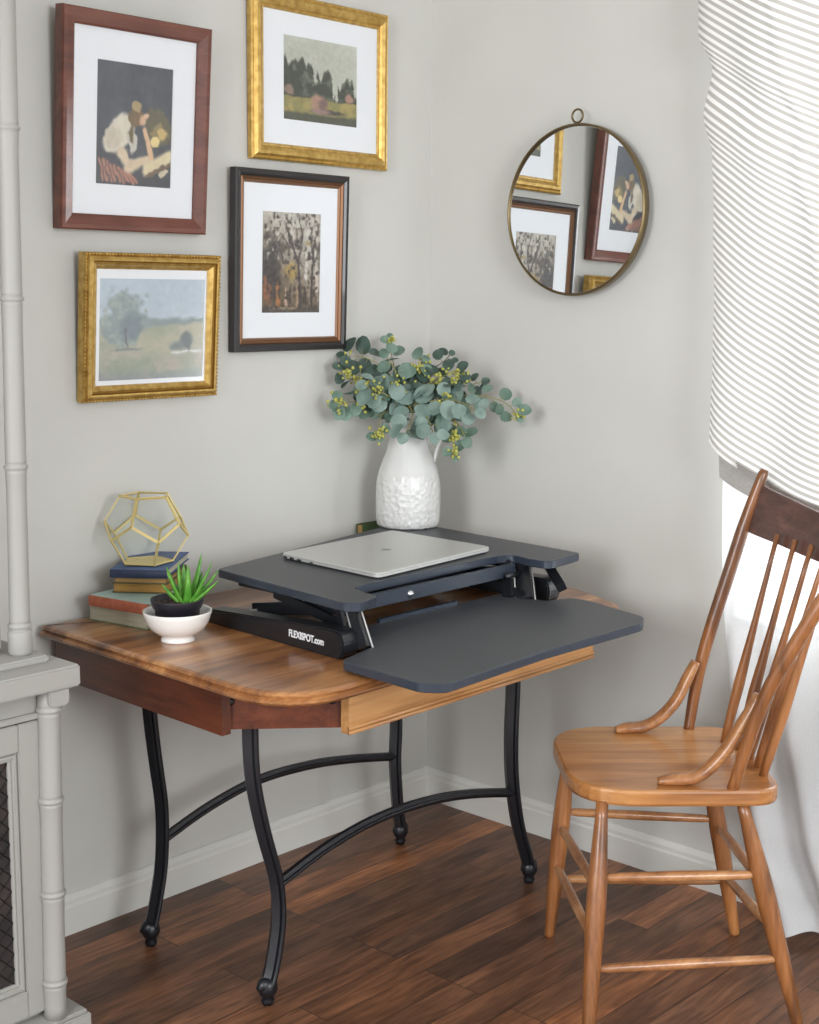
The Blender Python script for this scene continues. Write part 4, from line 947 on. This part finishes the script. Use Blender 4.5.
# ------------------------------------------------------------------ curtains
def cloth_mat(name, striped, trans=.5, alpha=0.0):
    m = bpy.data.materials.new(name); m.use_nodes = True; nt = m.node_tree; N = nt.nodes; L = nt.links; N.clear()
    o = N.new('ShaderNodeOutputMaterial'); d = N.new('ShaderNodeBsdfDiffuse'); t = N.new('ShaderNodeBsdfTranslucent'); x = N.new('ShaderNodeMixShader'); x.inputs[0].default_value = trans
    L.new(d.outputs[0], x.inputs[1]); L.new(t.outputs[0], x.inputs[2]); src = x.outputs[0]
    if striped:
        uv = N.new('ShaderNodeUVMap'); uv.uv_map = 'weave'; sp = N.new('ShaderNodeSeparateXYZ'); L.new(uv.outputs[0], sp.inputs[0])
        mu = N.new('ShaderNodeMath'); mu.operation = 'MULTIPLY'; mu.inputs[1].default_value = 1/.0187; L.new(sp.outputs[1], mu.inputs[0])
        fr_ = N.new('ShaderNodeMath'); fr_.operation = 'PINGPONG'; fr_.inputs[1].default_value = .5; L.new(mu.outputs[0], fr_.inputs[0])
        r = N.new('ShaderNodeValToRGB'); e = r.color_ramp.elements; e[0].position = .20; e[0].color = (*lin(striped[0]), 1); e[1].position = .30; e[1].color = (*lin(striped[1]), 1)
        L.new(fr_.outputs[0], r.inputs[0]); L.new(r.outputs[0], d.inputs[0]); L.new(r.outputs[0], t.inputs[0])
    else:
        n = N.new('ShaderNodeTexNoise'); n.inputs['Scale'].default_value = 240; tc = N.new('ShaderNodeTexCoord'); L.new(tc.outputs['Object'], n.inputs['Vector'])
        r = N.new('ShaderNodeValToRGB'); e = r.color_ramp.elements; e[0].color = (*lin((222, 224, 226)), 1); e[1].color = (*lin((240, 241, 242)), 1); L.new(n.outputs['Fac'], r.inputs[0])
        L.new(r.outputs[0], d.inputs[0]); L.new(r.outputs[0], t.inputs[0])
    if alpha:
        tr = N.new('ShaderNodeBsdfTransparent'); y = N.new('ShaderNodeMixShader'); y.inputs[0].default_value = 1-alpha
        L.new(src, y.inputs[2]); L.new(tr.outputs[0], y.inputs[1]); src = y.outputs[0]
    L.new(src, o.inputs[0]); return m
M_stripe = cloth_mat('striped_linen', ((190, 186, 181), (246, 245, 243)), .15)
M_sheer = cloth_mat('sheer_white', None, .25, .16)
M_hem = mottle('plain_hem_linen', (176, 174, 170), (190, 188, 184), 200, .9)
def cloth(name, fn, nu, nv, material, parent, uvfn=None):
    vs = [fn(i/nu, j/nv) for j in range(nv+1) for i in range(nu+1)]
    fs = [(j*(nu+1)+i, j*(nu+1)+i+1, (j+1)*(nu+1)+i+1, (j+1)*(nu+1)+i) for j in range(nv) for i in range(nu)]
    me = bpy.data.meshes.new(name); off = wloc(parent); me.from_pydata([(v[0]-off.x, v[1]-off.y, v[2]-off.z) for v in vs], [], fs)
    me.polygons.foreach_set('use_smooth', [True]*len(fs)); me.materials.append(material)
    if uvfn:
        ul = me.uv_layers.new(name='weave'); co = [uvfn(i/nu, j/nv) for j in range(nv+1) for i in range(nu+1)]
        for lo_ in me.loops: ul.data[lo_.index].uv = co[lo_.vertex_index]
    o = bpy.data.objects.new(name, me); C.objects.link(o); o.parent = parent; return o
ZB, ZTOP, CW = 1.165, 2.52, 1.42        # hem height at the left edge, top, width
def left_edge(z):
    pts = [(1.10, -.985), (1.17, -.985), (1.30, -.982), (1.45, -.975), (1.70, -.960), (1.83, -.952), (1.93, -.925), (2.03, -.945), (2.12, -.905), (2.25, -.900), (2.6, -.93)]
    for (a, ya), (b_, yb_) in zip(pts, pts[1:]):
        if z <= b_: t = (z-a)/(b_-a); t = max(0, min(1, t)); t = t*t*(3-2*t); return ya+(yb_-ya)*t
    return pts[-1][1]
def droop(u, v):
    """fall of a thread below its height at the left edge"""
    s_ = u*CW; h = max(0, min(1, (v-ZB)/(2.2-ZB))); tau = .21+.52*h; D = (.66+.22*(1-h))*tau
    return D*(1-math.exp(-min(s_, 1.42-s_*1.0 if s_ > .71 else s_)/tau))
def stripe_pt(u, t):
    v = ZB+(ZTOP-ZB)*t; z = v-droop(u, v); s_ = u*CW
    y = left_edge(v)-s_
    fold = .45*(.16+.30*max(0, (v-1.2)/1.2)) if False else 0
    crease = math.exp(-((s_-(.36-.16*(v-1.35)/1.1))/.012)**2)
    x = -.100-.014*math.sin(s_*13+v*2.2)-.007*math.sin(s_*31-v*5)-.014*crease+.020*math.exp(-s_/.02)
    return (x, y, z)
sc_ = thing('striped_curtain', 'sagging white window shade with fine tan stripes over the window', 'window shade', (-.09, -1.6, 1.1))
cloth('shade_cloth', stripe_pt, 90, 110, M_stripe, sc_, lambda u, t: (u*CW, ZB+(ZTOP-ZB)*t))
def hem_pt(u, t):
    s_ = u*CW; v = ZB; z = v-droop(u, v)-(.082*(1-.9*min(1, s_/.30)) + .006)*t
    return (-.085+.012*t, left_edge(v)-s_-.022, z)
cloth('plain_hem', hem_pt, 60, 4, M_hem, sc_, None)
m = MB()
for kf in range(3):    # rolled folds along the sagging hem
    m.tube([Vector(stripe_pt(i/40*.9+.06, 0))+Vector((-.006-.004*kf, 0, .004+.007*kf+.012*math.sin(i*.35+kf)*(i/40))) for i in range(41)], .0028, 6)
m.build('hem_fold', M_hem if False else M_stripe, sc_)
m = MB(); m.tube([(-.09, -.88, 2.53), (-.09, -2.45, 2.53)], .012, 12); m.build('rod', M_antique, sc_)
# sheer
def sheer_edge(z):
    pts = [(0, -1.255), (.06, -1.235), (.2, -1.165), (.5, -1.085), (.75, -1.045), (1.0, -1.020), (1.2, -1.0), (2.4, -.98)]
    for (a, ya), (b_, yb_) in zip(pts, pts[1:]):
        if z <= b_: t = (z-a)/(b_-a); return ya+(yb_-ya)*t
    return pts[-1][1]
def sheer_pt(u, t):
    z = .004+2.44*t; e = sheer_edge(z); y = e+(-2.42-e)*u; k = (1-t)
    ph = u*62+1.2*math.sin(t*2.1)+.9*math.sin(u*23)
    amp = .012+.024*k
    amp *= min(1, .25+.75*max(0, min(1, (1.25-z)/.35)))
    x = -.022-amp*(1+math.sin(ph))*.9-.018*k*k*(1+math.sin(u*17+1.2))-.01*k*(1-math.exp(-u*30))
    y += .012*k*math.sin(ph*.5+2)
    if z < .12: x -= (.12-z)*.35*(.4+.6*math.sin(u*30)**2)
    return (x, y, z+ (.03*math.exp(-((u-.05)/.03)**2) if t < .02 else 0))
sh = cloth('sheer_curtain', sheer_pt, 220, 60, M_sheer, None)
tag(sh, 'sheer white floor-length curtain hanging behind the chair', 'curtain')
